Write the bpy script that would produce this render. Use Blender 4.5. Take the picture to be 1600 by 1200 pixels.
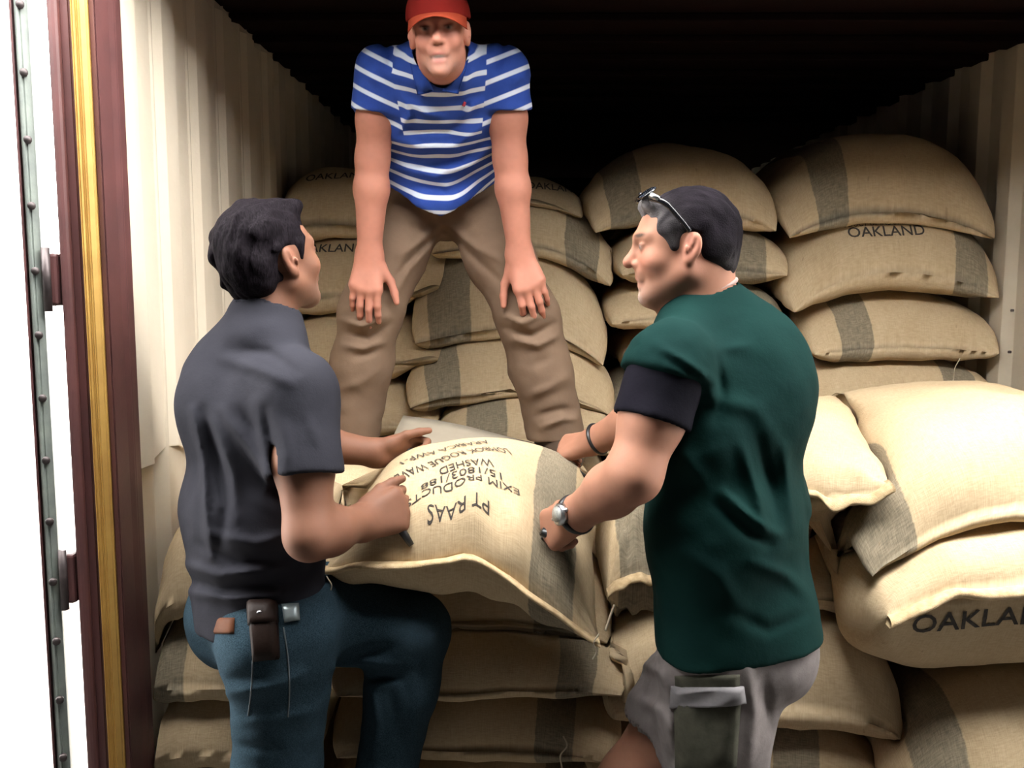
import bpy, bmesh, math, random
import numpy as np
from mathutils import Vector, Matrix
from mathutils.bvhtree import BVHTree

for o in list(bpy.data.objects): bpy.data.objects.remove(o)
scene = bpy.context.scene
COL = scene.collection

# ------------------------------------------------------------------ camera
CAM_Z, PITCH, FPX = 1.60, math.radians(6.18), 1385.0
cam_d = bpy.data.cameras.new('camera'); cam = bpy.data.objects.new('camera', cam_d); COL.objects.link(cam)
cam.location = (0, 0, CAM_Z); cam.rotation_euler = (math.pi/2 - PITCH, 0, 0)
cam_d.sensor_width = 36; cam_d.lens = 36*FPX/1600; cam_d.clip_start = .05
scene.camera = cam

# ------------------------------------------------------------------ light
w = bpy.data.worlds.new('sky'); scene.world = w; w.use_nodes = True
bg = w.node_tree.nodes['Background']; bg.inputs[0].default_value = (1.0, .985, .955, 1); bg.inputs[1].default_value = 24.0
scene.view_settings.view_transform = 'Standard'; scene.view_settings.look = 'None'
scene.view_settings.exposure = 0.0; scene.view_settings.gamma = 1.0
scene.view_settings.use_curve_mapping = False

# ------------------------------------------------------------------ helpers
def P(px, py, Y):
    """world point seen at photograph pixel (px,py) at depth Y"""
    c, s = math.cos(PITCH), math.sin(PITCH)
    a, b = px-800.0, 600.0-py
    r = np.array([a, FPX*c + b*s, -FPX*s + b*c])
    return np.array([0, 0, CAM_Z]) + r*(Y/r[1])
def V(*a): return np.array(a, float)
def unit(v): v = np.asarray(v, float); return v/np.linalg.norm(v)
def proj(x, y, z):
    c, s = math.cos(PITCH), math.sin(PITCH)
    zz = z-CAM_Z; d = y*c - zz*s; up = y*s + zz*c
    return 800+FPX*x/d, 600-FPX*up/d

def hash3(ix, iy, iz, seed):
    h = (ix*374761393 + iy*668265263 + iz*2147483647 + seed*974634777) & 0xffffffff
    h = ((h ^ (h >> 13))*1274126177) & 0xffffffff
    h = h ^ (h >> 16)
    return (h & 0xffff)/32767.5 - 1.0
def vnoise(p, scale, seed=0):
    p = np.asarray(p, float)*scale
    i = np.floor(p).astype(np.int64); f = p-i; f = f*f*(3-2*f)
    r = 0
    for dx in (0, 1):
        for dy in (0, 1):
            for dz in (0, 1):
                w_ = (f[..., 0] if dx else 1-f[..., 0])*(f[..., 1] if dy else 1-f[..., 1])*(f[..., 2] if dz else 1-f[..., 2])
                r = r + w_*hash3(i[..., 0]+dx, i[..., 1]+dy, i[..., 2]+dz, seed)
    return r

def make_mesh(name, verts, faces):
    """verts (n,3); faces (m,4) or (m,3) int array"""
    me = bpy.data.meshes.new(name); verts = np.asarray(verts, np.float32); faces = np.asarray(faces, np.int32)
    k = faces.shape[1]
    me.vertices.add(len(verts)); me.vertices.foreach_set('co', verts.ravel())
    me.loops.add(faces.size); me.loops.foreach_set('vertex_index', faces.ravel())
    me.polygons.add(len(faces))
    me.polygons.foreach_set('loop_start', np.arange(0, faces.size, k, dtype=np.int32))
    me.polygons.foreach_set('loop_total', np.full(len(faces), k, np.int32))
    me.polygons.foreach_set('use_smooth', np.ones(len(faces), bool))
    me.update(calc_edges=True)
    return me
def link(name, me, mat=None, parent=None):
    o = bpy.data.objects.new(name, me); COL.objects.link(o)
    if mat: me.materials.append(mat)
    if parent: o.parent = parent
    return o
def tag(o, label, cat=None, group=None, kind=None):
    o['label'] = label
    if cat: o['category'] = cat
    if group: o['group'] = group
    if kind: o['kind'] = kind
    return o
def fattr(me, name, arr):
    a = me.attributes.new(name, 'FLOAT', 'POINT'); a.data.foreach_set('value', np.asarray(arr, np.float32).ravel())
def cattr(me, name, arr):
    a = me.attributes.new(name, 'FLOAT_COLOR', 'POINT')
    arr = np.asarray(arr, np.float32); arr = np.concatenate([arr, np.ones((len(arr), 1), np.float32)], 1)
    a.data.foreach_set('color', arr.ravel())

def boxes(bl, bevel=0.0):
    """mesh of one or more (lo,hi) boxes belonging to one part"""
    bm = bmesh.new()
    for lo, hi in bl:
        vs = [bm.verts.new((x, y, z)) for x in (lo[0], hi[0]) for y in (lo[1], hi[1]) for z in (lo[2], hi[2])]
        for f in ((0,1,3,2),(4,6,7,5),(0,4,5,1),(2,3,7,6),(0,2,6,4),(1,5,7,3)): bm.faces.new([vs[i] for i in f])
    bmesh.ops.recalc_face_normals(bm, faces=bm.faces)
    if bevel: bmesh.ops.bevel(bm, geom=bm.edges[:], offset=bevel, segments=2, affect='EDGES', profile=.5)
    me = bpy.data.meshes.new('box'); bm.to_mesh(me); bm.free(); return me
def tube(pts, r, n=10, closed=False):
    """swept round tube mesh through pts; r scalar or list"""
    pts = [np.asarray(p, float) for p in pts]; m = len(pts)
    rr = [r]*m if np.isscalar(r) else list(r)
    vs, fs = [], []; prev = None
    for i, p in enumerate(pts):
        a = pts[(i-1) % m] if (closed or i > 0) else p; b = pts[(i+1) % m] if (closed or i < m-1) else p
        t = unit(b-a)
        ref = prev if prev is not None else (V(0,0,1) if abs(t[2]) < .9 else V(1,0,0))
        s = unit(ref - t*np.dot(ref, t)); prev = s; q = np.cross(t, s)
        for k in range(n):
            an = 2*math.pi*k/n; vs.append(p + rr[i]*(math.cos(an)*s + math.sin(an)*q))
    for i in range(m if closed else m-1):
        for k in range(n):
            a, b = i*n, ((i+1) % m)*n; fs.append((a+k, a+(k+1) % n, b+(k+1) % n, b+k))
    if not closed:
        for i, e in ((0, -1), (m-1, 1)):
            c = len(vs); vs.append(pts[i])
            for k in range(n):
                q = (i*n+k, i*n+(k+1) % n, c, c) if e > 0 else (i*n+(k+1) % n, i*n+k, c, c)
                fs.append(q)
    bm = bmesh.new(); bv = [bm.verts.new(tuple(v)) for v in vs]
    for f in fs:
        u_ = []
        for i in f:
            if i not in u_: u_.append(i)
        try: fc = bm.faces.new([bv[i] for i in u_]); fc.smooth = True
        except ValueError: pass
    me = bpy.data.meshes.new('tube'); bm.to_mesh(me); bm.free(); return me
def smooth_path(pts, n=8):
    """Catmull-Rom resample"""
    pts = [np.asarray(p, float) for p in pts]; q = [2*pts[0]-pts[1]] + pts + [2*pts[-1]-pts[-2]]; out = []
    for i in range(1, len(q)-2):
        for k in range(n):
            t = k/n; a, b, c, d = q[i-1], q[i], q[i+1], q[i+2]
            out.append(.5*((2*b)+(-a+c)*t+(2*a-5*b+4*c-d)*t*t+(-a+3*b-3*c+d)*t**3))
    return out + [pts[-1]]

# ------------------------------------------------------------------ materials
def new_mat(name):
    m = bpy.data.materials.new(name); m.use_nodes = True; nt = m.node_tree
    return m, nt, nt.nodes['Principled BSDF']
def nd(nt, t, **kw):
    n = nt.nodes.new(t)
    for k, v in kw.items(): setattr(n, k, v)
    return n
def mixc(nt, fac, a, b, blend='MIX'):
    n = nd(nt, 'ShaderNodeMix', data_type='RGBA', blend_type=blend)
    for sock, val in ((0, fac), (6, a), (7, b)):
        if isinstance(val, (int, float)): n.inputs[sock].default_value = val
        elif isinstance(val, tuple): n.inputs[sock].default_value = (*val, 1) if len(val) == 3 else val
        else: nt.links.new(val, n.inputs[sock])
    return n.outputs[2]
def math_(nt, op, a, b=0.0, c=0.0):
    n = nd(nt, 'ShaderNodeMath', operation=op)
    for i, val in enumerate((a, b, c)):
        if isinstance(val, (int, float)): n.inputs[i].default_value = val
        else: nt.links.new(val, n.inputs[i])
    return n.outputs[0]
def noise(nt, scale, detail=4, rough=.6, vec=None, dist=0):
    n = nd(nt, 'ShaderNodeTexNoise'); n.inputs['Scale'].default_value = scale; n.inputs['Detail'].default_value = detail
    n.inputs['Roughness'].default_value = rough; n.inputs['Distortion'].default_value = dist
    if vec is None: vec = nd(nt, 'ShaderNodeTexCoord').outputs['Object']
    nt.links.new(vec, n.inputs['Vector']); return n.outputs['Fac']
def ramp(nt, fac, a, b):
    n = nd(nt, 'ShaderNodeMapRange'); n.inputs['From Min'].default_value = a; n.inputs['From Max'].default_value = b
    nt.links.new(fac, n.inputs['Value']); return n.outputs[0]
def bump(nt, bsdf, h, strength=.3, dist=.002, prev=None):
    n = nd(nt, 'ShaderNodeBump'); n.inputs['Strength'].default_value = strength; n.inputs['Distance'].default_value = dist
    nt.links.new(h, n.inputs['Height'])
    if prev is not None: nt.links.new(prev, n.inputs['Normal'])
    nt.links.new(n.outputs[0], bsdf.inputs['Normal']); return n.outputs[0]
def plain(name, c, c2=None, rough=.7, nscale=30, bscale=120, bstr=.15, metal=0, bdist=.002):
    m, nt, b = new_mat(name)
    b.inputs['Roughness'].default_value = rough; b.inputs['Metallic'].default_value = metal
    nt.links.new(mixc(nt, ramp(nt, noise(nt, nscale), .3, .7), c, c2 or tuple(x*.85 for x in c)), b.inputs['Base Color'])
    if bstr: bump(nt, b, noise(nt, bscale, 3), bstr, bdist)
    return m
def attr(nt, name, out='Fac'): return nd(nt, 'ShaderNodeAttribute', attribute_name=name).outputs[out]

def jute_mat():
    m, nt, b = new_mat('jute_burlap'); b.inputs['Roughness'].default_value = .95
    b.inputs['Specular IOR Level'].default_value = .15
    uv = nd(nt, 'ShaderNodeAttribute', attribute_name='cloth').outputs['Vector']
    def stretched(sx, sy, sc, det=2):
        mp = nd(nt, 'ShaderNodeMapping'); mp.inputs['Scale'].default_value = (sx, sy, 1); nt.links.new(uv, mp.inputs[0])
        return noise(nt, sc, det, .6, mp.outputs[0])
    warp = stretched(1, .10, 520); weft = stretched(.10, 1, 520)
    weave = math_(nt, 'ADD', math_(nt, 'MULTIPLY', warp, .5), math_(nt, 'MULTIPLY', weft, .5))
    blot = stretched(1, 1, 7, 5)
    rnd = nd(nt, 'ShaderNodeObjectInfo').outputs['Random']
    base = mixc(nt, rnd, (.51, .39, .245), (.57, .45, .295))
    base = mixc(nt, ramp(nt, blot, .35, .75), base, (.46, .345, .21))
    base = mixc(nt, ramp(nt, weave, .36, .64), mixc(nt, .32, base, (.30, .20, .10)), mixc(nt, .2, base, (.72, .58, .38)))
    su = attr(nt, 'stripe'); ab = math_(nt, 'ABSOLUTE', su)
    wob = math_(nt, 'ADD', ab, math_(nt, 'MULTIPLY', math_(nt, 'SUBTRACT', stretched(.1, 1, 160), .5), .12))
    inside = ramp(nt, wob, 1.03, .97)
    grey = mixc(nt, ramp(nt, weave, .38, .62), (.17, .142, .100), (.30, .25, .175))
    base = mixc(nt, inside, base, grey)
    spk = ramp(nt, stretched(1, 1, 60, 1), .74, .80)
    base = mixc(nt, math_(nt, 'MULTIPLY', spk, .3), base, (.16, .10, .05))
    nt.links.new(base, b.inputs['Base Color'])
    n1 = bump(nt, b, weave, .55, .0018)
    bump(nt, b, stretched(1, 1, 22, 4), .25, .005, n1)
    return m
JUTE = jute_mat()
JUTE_SEAM = plain('jute_hem', (.62, .47, .28), (.42, .29, .15), .95, 60, 420, .6)
INK = plain('stencil_ink', (.025, .02, .018), (.06, .05, .04), .9, 120, 300, .2)
THREAD = plain('pale_thread', (.52, .45, .33), None, .8)
CREAM = plain('cream_paint', (.60, .53, .42), (.52, .45, .345), .55, 6, 25, .12, 0, .004)
LINER = plain('kraft_liner', (.66, .585, .47), (.60, .525, .41), .85, 5, 40, .2, 0, .003)
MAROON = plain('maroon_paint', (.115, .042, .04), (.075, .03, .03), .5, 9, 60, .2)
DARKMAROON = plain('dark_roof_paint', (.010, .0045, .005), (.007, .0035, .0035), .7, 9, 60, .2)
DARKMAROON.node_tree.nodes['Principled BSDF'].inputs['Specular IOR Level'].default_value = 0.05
YELLOW = plain('yellow_strap', (.52, .31, .075), (.40, .22, .05), .6, 12, 80, .2)
GASKET = plain('grey_gasket', (.22, .25, .22), (.15, .17, .16), .6, 20, 100, .2)
STEEL = plain('dark_steel', (.09, .07, .07), (.05, .04, .04), .45, 30, 100, .2, .4)
WOODFLOOR = plain('plywood_floor', (.16, .10, .055), (.10, .065, .04), .8, 8, 60, .2)
CONCRETE = plain('pale_concrete', (.50, .48, .45), (.40, .385, .36), .9, 3, 40, .3)
DOCK = plain('worn_dock_concrete', (.07, .066, .06), (.05, .048, .044), .9, 3, 40, .3)
LIGHT_BLOCK = plain('light_block_wall', (.035, .033, .031), (.028, .026, .025), .9, 2, 30, .2)  # dark surface of the added dock shell that keeps light out
CARD = plain('cardboard', (.33, .285, .22), (.28, .24, .185), .9, 10, 90, .15)
BLACKP = plain('black_plastic', (.012, .012, .013), None, .35, 30, 100, .05)
CHROME = plain('steel_metal', (.55, .56, .58), None, .28, 30, 100, .02, 1.0)

# ------------------------------------------------------------------ structure: container, doorway, ground
XL, XR, YF, YB, ZC = -.785, 1.575, 1.75, 6.4, 2.365
def corrugated(x0, ysign, y0, y1, z0, z1, mat, name, per=.215, amp=.032, thick=.0, off=0.0, ny=None, wav=0.0):
    prof = []; y = y0
    ks = ((0, 0), (.34, 0), (.5, 1), (.84, 1))
    k = 0
    while y < y1+per:
        for f, a in ks: prof.append((y + f*per, a*amp))
        y += per
    prof = [p for p in prof if p[0] <= y1]
    nz = 1 if not wav else 24; vs, fs = [], []
    for j in range(nz+1):
        for (yy, a) in prof:
            zb = z0 + (wav*float(vnoise(np.array([[yy*9, 0, 3]]), 1, 5)[0]) if wav else 0)
            z = zb + (z1-zb)*j/nz
            vs.append((x0 + ysign*(a+off), yy, z))
    n = len(prof)
    for j in range(nz):
        for i in range(n-1): fs.append((j*n+i, j*n+i+1, (j+1)*n+i+1, (j+1)*n+i))
    me = make_mesh(name, vs, fs); me.polygons.foreach_set('use_smooth', np.zeros(len(fs), bool))
    o = link(name, me, mat); sm = o.modifiers.new('s', 'SOLIDIFY'); sm.thickness = .004; sm.offset = 0
    bv = o.modifiers.new('b', 'BEVEL'); bv.width = .02; bv.segments = 3; bv.limit_method = 'ANGLE'; bv.angle_limit = .3
    return o
wl = corrugated(XL, -1, YF+.03, YB, 0.0, ZC+.02, CREAM, 'wall_left', amp=.024); tag(wl, 'cream corrugated left side wall of the container', kind='structure')
ln = corrugated(XL+.012, -1, YF+.06, 2.98, 1.225, ZC-.03, LINER, 'paper_liner', wav=.018, amp=.016); ln.parent = wl
ln['label'] = 'cream paper liner hanging over the corrugated wall with ragged lower edge'
wr = corrugated(XR, 1, YF+.03, YB, 0.0, ZC+.02, CREAM, 'wall_right', amp=.024); tag(wr, 'cream corrugated right side wall of the container', kind='structure')
for pyy in (485, 550):
    c = P(1577, pyy, 2.80); c[0] = XR
    b_ = link('rivet', tube([c + V(.004, 0, 0), c + V(-.004, 0, 0)], .0045, 8), STEEL, wr)
fl = link('floor', boxes([((XL-.03, YF, -.06), (XR+.03, YB, 0.0))]), WOODFLOOR); tag(fl, 'dark plywood container floor', kind='structure')
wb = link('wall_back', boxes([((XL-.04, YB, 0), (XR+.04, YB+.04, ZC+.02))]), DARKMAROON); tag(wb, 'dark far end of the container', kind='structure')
# corrugated roof: cross bows
cl_b = [((XL-.05, YF, ZC+.012), (XR+.05, YB+.05, ZC+.03))]
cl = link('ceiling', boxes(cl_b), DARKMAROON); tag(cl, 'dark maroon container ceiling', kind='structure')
y = YF+.2
while y < 4.2:
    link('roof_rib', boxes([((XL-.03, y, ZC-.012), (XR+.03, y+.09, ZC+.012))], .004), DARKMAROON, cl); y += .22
hd = link('trim_1', boxes([((XL-.09, YF-.03, ZC-.03), (XR+.09, YF+.05, ZC+.14))], .01), MAROON); tag(hd, 'maroon door header beam above the opening', kind='structure')
gr = link('ground', boxes([((-40, -30, -.12), (40, 40, -.06))]), CONCRETE); tag(gr, 'pale concrete yard around the container', kind='structure')
dk = link('dock_floor', boxes([((-2.6, -6.0, -.06), (3.4, YF, 0.0))]), DOCK); tag(dk, 'worn concrete loading dock in front of the container', kind='structure')
# unseen dock building, added and sized to block light behind the camera; daylight falls through the gap between it and the container
BY, BZ, WY = 1.10, 2.42, 1.50
bw = link('wall_block_rear', boxes([((-2.7, -6.2, -.06), (3.5, -6.0, BZ))]), LIGHT_BLOCK); tag(bw, 'unseen grey rear wall of the dock building, added to block light', kind='structure')
for k_, x_ in ((4, -2.7), (5, 3.4)):
    tag(link('wall_block_%s' % ('left' if x_ < 0 else 'right'), boxes([((x_, -6.0, -.06), (x_+.1, WY, BZ))]), LIGHT_BLOCK), 'unseen grey dock side wall added to block light at the %s' % ('left' if x_ < 0 else 'right'), kind='structure')
tag(link('dock_roof_block', boxes([((-2.7, -6.2, BZ), (3.5, BY, BZ+.1))]), LIGHT_BLOCK), 'unseen flat dock roof added to shape the daylight', kind='structure')

# left corner post and door hardware (profiles in plan, extruded vertically)
def extr(name, poly, z0, z1, mat, parent=None, bevel=.003):
    bm = bmesh.new(); a = [bm.verts.new((x, y, z0)) for x, y in poly]; b = [bm.verts.new((x, y, z1)) for x, y in poly]
    n = len(poly); bm.faces.new(a[::-1]); bm.faces.new(b)
    for i in range(n): bm.faces.new((a[i], a[(i+1) % n], b[(i+1) % n], b[i]))
    bmesh.ops.recalc_face_normals(bm, faces=bm.faces)
    if bevel: bmesh.ops.bevel(bm, geom=bm.edges[:], offset=bevel, segments=2, affect='EDGES')
    me = bpy.data.meshes.new(name); bm.to_mesh(me); bm.free(); return link(name, me, mat, parent)
yp = 1.71
def X(px, Y=yp): return (px-800)/FPX*Y
post = extr('trim_2', [(X(104), yp), (X(134), yp), (X(136), yp+.02), (X(170), yp+.02), (X(178), YF+.03), (X(178), YF+.06), (X(92), YF+.06), (X(92), yp+.03)], -.02, ZC+.1, MAROON)
tag(post, 'maroon steel corner post at the left of the opening', kind='structure')
st_ = extr('strap', [(X(137), yp-.004), (X(143), yp-.016), (X(148), yp-.006), (X(153), yp-.014), (X(162), yp-.003), (X(162), yp+.03), (X(137), yp+.03)], 0, ZC+.02, YELLOW, post); st_['label'] = 'ochre yellow strip along the post'
jb = extr('jamb_flange', [(X(161), yp+.004), (X(174), yp-.004), (X(176), yp+.05), (X(161), yp+.05)], 0, ZC+.02, MAROON, post)
rp = post
mp_ = extr('rounded_pipe', [(X(112)+.011*math.cos(a), yp-.004+.011*math.sin(a)) for a in np.linspace(0, 2*math.pi, 14)[:-1]], 0, ZC+.02, MAROON, post, 0)
# right corner post (outside the frame, mirrors the left one)
post2 = extr('trim_3', [(XR-.0, yp), (XR+.10, yp), (XR+.10, YF+.06), (XR, YF+.06)], -.02, ZC+.1, MAROON); tag(post2, 'maroon steel corner post at the right of the opening', kind='structure')

# opened door leaf seen edge-on, with gasket strip and studs
d0 = P(67, 600, 1.70); dirv = unit(V(d0[0], d0[1], 0)); nrm = V(dirv[1], -dirv[0], 0)
def dpt(a, b): p = V(d0[0], d0[1], 0) + dirv*a + nrm*b; return (p[0], p[1])
door = extr('door_1', [dpt(.02, -.016), dpt(.02, .012), dpt(1.15, .05), dpt(1.15, .0)], .05, ZC+.05, MAROON)
tag(door, 'opened container door leaf seen edge-on at the left', kind='structure')
gk = extr('gasket', [dpt(-.004, -.012), dpt(-.012, -.004), dpt(-.004, .010), dpt(.03, .013), dpt(.03, -.013)], .06, ZC+.03, GASKET, door); gk['label'] = 'grey rubber door gasket with dark studs'
edge_ = extr('edge_strip', [dpt(-.004, -.020), dpt(-.004, -.016), dpt(.05, -.014), dpt(.05, -.022)], .05, ZC+.05, MAROON, door)
zz = .18
stud = None
while zz < ZC:
    c = dpt(-.010, -.002)
    me_ = stud.data if stud else tube([V(0, 0, 0), V(*(-dirv*.008))], .0075, 10)
    s_ = link('stud', me_, None if stud else STEEL, door); s_.location = (c[0], c[1], zz); stud = stud or s_
    zz += .121
for pyy in (437, 905):
    zc = P(85, pyy, 1.70)[2]
    h = link('hinge', boxes([((X(76)+.002, yp-.012, zc-.05), (X(100), yp+.03, zc+.05))], .006), MAROON, door)
    h['label'] = 'maroon hinge lug between post and door'
    link('hinge_pin', tube([V(X(84), yp-.014, zc-.06), V(X(84), yp-.014, zc+.06)], .008, 10), STEEL, h)

# ------------------------------------------------------------------ sacks
NR, NV = 72, 50
class Sack: pass
SACKS = []
def conform(vs):
    """press a sack's skin against walls, floor and the sacks already laid, so that it rests on them"""
    zc = vs[:, 2].mean(); vs = vs.copy(); vs[:, 0] = np.clip(vs[:, 0], XL+.022, XR-.008); vs[:, 2] = np.maximum(vs[:, 2], .002)
    for rep in range(3):
        moved = 0
        for T in SACKS:
            lo, hi = vs.min(0), vs.max(0)
            if np.any(lo > T.hi) or np.any(hi < T.lo): continue
            idx = np.where(np.all((vs > T.lo) & (vs < T.hi), axis=1))[0]
            for i in idx:
                p = Vector(vs[i])
                l, n, f, d = T.bvh.find_nearest(p)
                if l is not None and d < .16 and (p-l).dot(n) < -.002 and zc > T.zc + .03:      # lies on top: ride up rather than sideways
                    h = T.bvh.ray_cast(p, Vector((0, 0, 1)), .13)
                    if h[0] is not None: vs[i] = h[0] + Vector((0, 0, .006)); moved += 1; continue
                if l is not None and (p-l).dot(n) < .005:
                    q = l + n*.006
                    if d < .16: vs[i] = q; moved += 1
        if not moved: break
    return vs
def separate(vs, fs, iters=8):
    """move skin that still crosses a neighbour off that neighbour's surface"""
    fl2 = [tuple(f) for f in fs]; vs = vs.copy()
    for it in range(iters):
        lo, hi = vs.min(0), vs.max(0); cand = [T for T in SACKS if not (np.any(lo > T.hi) or np.any(hi < T.lo))]
        if not cand: break
        b = BVHTree.FromPolygons([tuple(p) for p in vs], fl2); touched = False
        for T in cand:
            pr = b.overlap(T.bvh)
            if not pr: continue
            touched = True
            acc = {}
            for fa, fb in pr:
                n = T.fn[fb]
                for i in fl2[fa]: acc.setdefault(i, []).append(n)
            for i, ns in acc.items():
                n = np.mean(ns, 0); L_ = np.linalg.norm(n)
                if L_ > 1e-3: vs[i] += n/L_*.006
        if not touched: break
    vs[:, 0] = np.clip(vs[:, 0], XL+.018, XR-.006); vs[:, 2] = np.maximum(vs[:, 2], .002)
    return vs
def face_normals(vs, fs):
    n = np.cross(vs[fs[:, 2]]-vs[fs[:, 0]], vs[fs[:, 3]]-vs[fs[:, 1]]); return n/np.maximum(np.linalg.norm(n, axis=1), 1e-9)[:, None]
def build_sack(M, tt, tb, up, label, W, L, stripe=None, seed=0, nexp=2.5, pv=4.0, qv=.5, rough=.010, group=None, wr=.004, ripple=None, nr=NR, nv=NV, lump=.08):
    """closed sack; M(u,v)->mid-surface points, tt/tb half thickness above/below"""
    th = np.linspace(0, 2*math.pi, nr, endpoint=False)
    c, s = np.cos(th), np.sin(th)
    u = np.sign(c)*np.abs(c)**(2/nexp); e = np.sign(s)*np.abs(s)**(2/nexp)
    a = np.linspace(-1, 1, nv); v = np.sin(a*math.pi/2*.97)/math.sin(math.pi/2*.97)
    U, Vv = np.meshgrid(u, v); E = np.meshgrid(e, v)[0]
    EV = np.clip(1-np.abs(Vv)**pv, 0, 1)**qv
    Pm = M(U, Vv)
    ofs = np.where(E > 0, E*tt, E*tb)*EV
    nz = vnoise(np.stack([U*2.2+seed*3.1, Vv*2.6, np.sign(E)*1.7+seed*1.3], -1), 1.0, seed)
    ofs = ofs*(1+lump*nz)
    Pt = Pm + ofs[..., None]*np.asarray(up)
    # folds radiating from corners and running in from the sewn ends
    near = np.abs(Vv)**6
    fold = np.sin(U*14+seed*2.0+np.sin(U*5+seed))*near*wr*2*np.sign(E)*np.minimum(1, (1-np.abs(Vv))*9)
    for cu in (-1, 1):
        for cv in (-1, 1):
            dd = np.hypot((U-cu)*W/2, (Vv-cv)*L/2); ang = np.arctan2((Vv-cv)*L, (U-cu)*W)
            fold += wr*1.6*np.sin(ang*9+seed)*np.exp(-(dd/.13)**2)*np.abs(E)
    n3 = np.stack([vnoise(Pt, 9.0, seed+i) for i in range(3)], -1)*rough + np.stack([vnoise(Pt, 24.0, seed+7+i) for i in range(3)], -1)*rough*.28
    Pt = Pt + fold[..., None]*np.asarray(up) + n3
    if ripple is not None: Pt = Pt + ripple(U, Vv, E, Pt)
    cur = Pt
    for _ in range(3):                       # press, even the dents out, press again
        dl_ = conform(cur.reshape(-1, 3)).reshape(Pt.shape) - Pt
        for _k in range(8):
            up_ = np.concatenate([dl_[:1], dl_[:-1]]); dn_ = np.concatenate([dl_[1:], dl_[-1:]])
            dl_ = .3*dl_ + .175*(up_ + dn_ + np.roll(dl_, 1, 1) + np.roll(dl_, -1, 1))
        cur = Pt + dl_
    vs = conform(cur.reshape(-1, 3))
    i, j = np.meshgrid(np.arange(nv-1), np.arange(nr), indexing='ij'); j2 = (j+1) % nr
    fs = np.stack([(i+1)*nr+j, (i+1)*nr+j2, i*nr+j2, i*nr+j], -1).reshape(-1, 4)
    # close both ends
    caps = []
    for r0, fl_ in ((0, False), ((nv-1)*nr, True)):
        for k in range(nr//2-1):
            q = (r0+k, r0+k+1, r0+nr-k-2 if nr-k-2 != k+1 else r0+k+1, r0+nr-1-k) 
            caps.append(q if not fl_ else q[::-1])
    # (theta index k pairs with nr-1-k closely enough: the end is a thin slit)
    fs = np.concatenate([fs, np.array(caps)])
    vs = separate(vs, fs)
    me = make_mesh('burlap_sack', vs, fs); me.validate()
    nloc = len(me.vertices)
    cl_ = np.stack([U*W/2, Vv*L/2, np.sign(E)*.3+seed*2.0], -1).reshape(-1, 3)
    at_ = me.attributes.new('cloth', 'FLOAT_VECTOR', 'POINT'); at_.data.foreach_set('vector', cl_.astype(np.float32).ravel())
    if stripe is None: sv = np.full(U.shape, 9.0)
    else: sv = (U*W/2 - stripe[0]*W/2)/(stripe[1])
    fattr(me, 'stripe', sv)
    o = link('burlap_sack', me, JUTE)
    tag(o, label, 'sack', group)
    # origin to the sack's base centre
    lo = vs.min(0); hi = vs.max(0); org = V((lo[0]+hi[0])/2, (lo[1]+hi[1])/2, lo[2])
    me.transform(Matrix.Translation(-Vector(org))); o.location = org
    S = Sack(); S.o = o; S.M = M; S.vs = vs; S.fs = fs; S.org = org; S.up = np.asarray(up)
    S.bvh = BVHTree.FromPolygons([tuple(p) for p in vs], [tuple(f) for f in fs])
    S.lo, S.hi, S.zc = lo, hi, vs[:, 2].mean(); S.fn = face_normals(vs, fs); S.rows = vs.reshape(nv, nr, 3); S.u = u; SACKS.append(S)
    return S
def child(S, name, me, mat, label=None):
    me.transform(Matrix.Translation(-Vector(S.org))); o = link(name, me, mat, S.o)
    if label: o['label'] = label
    return o
def seam(S, v=-1.0, out=(0, -1, -.15), wdt=.020, th=.006, u0=-1.0, u1=1.0, wav=.008, lift=0.0, n=60, seed=0):
    """sewn hem lip along a sack end, with two stitch rows"""
    us = np.linspace(u0, u1, n); row = S.rows[0 if v < 0 else -1]; k_ = np.arange(len(S.u)//2+1); ord_ = np.argsort(S.u[k_]); base = np.stack([np.interp(us, S.u[k_][ord_], row[k_][ord_][:, a]) for a in range(3)], -1); out = unit(out); up = S.up
    wv = vnoise(np.stack([us*5+seed, us*0, us*0+seed], -1), 1, seed)*wav
    vs = []
    for i in range(n):
        b = base[i] + up*(wv[i]+lift); wd = wdt*(1+.25*math.sin(us[i]*11+seed))
        for a, h in ((-.012, th), (wd*.6, th*.9), (wd, th*.35), (wd, -th*.35), (wd*.6, -th*.9), (-.012, -th)):
            vs.append(b + out*a + up*(h + wv[i]*.6*(a/wd)))
    fs = []
    for i in range(n-1):
        for k in range(6): fs.append((i*6+k, i*6+(k+1) % 6, (i+1)*6+(k+1) % 6, (i+1)*6+k))
    fs += [(0, 1, 2, 3), (0, 3, 4, 5), ((n-1)*6+3, (n-1)*6+2, (n-1)*6+1, (n-1)*6), ((n-1)*6+5, (n-1)*6+4, (n-1)*6+3, (n-1)*6)]
    return child(S, 'sewn_hem', make_mesh('sewn_hem', vs, fs), JUTE_SEAM)
def strand(S, pts, r=.0014):
    return child(S, 'loose_thread', tube(smooth_path(pts, 6), r, 6), THREAD, 'pale loose thread')
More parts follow.
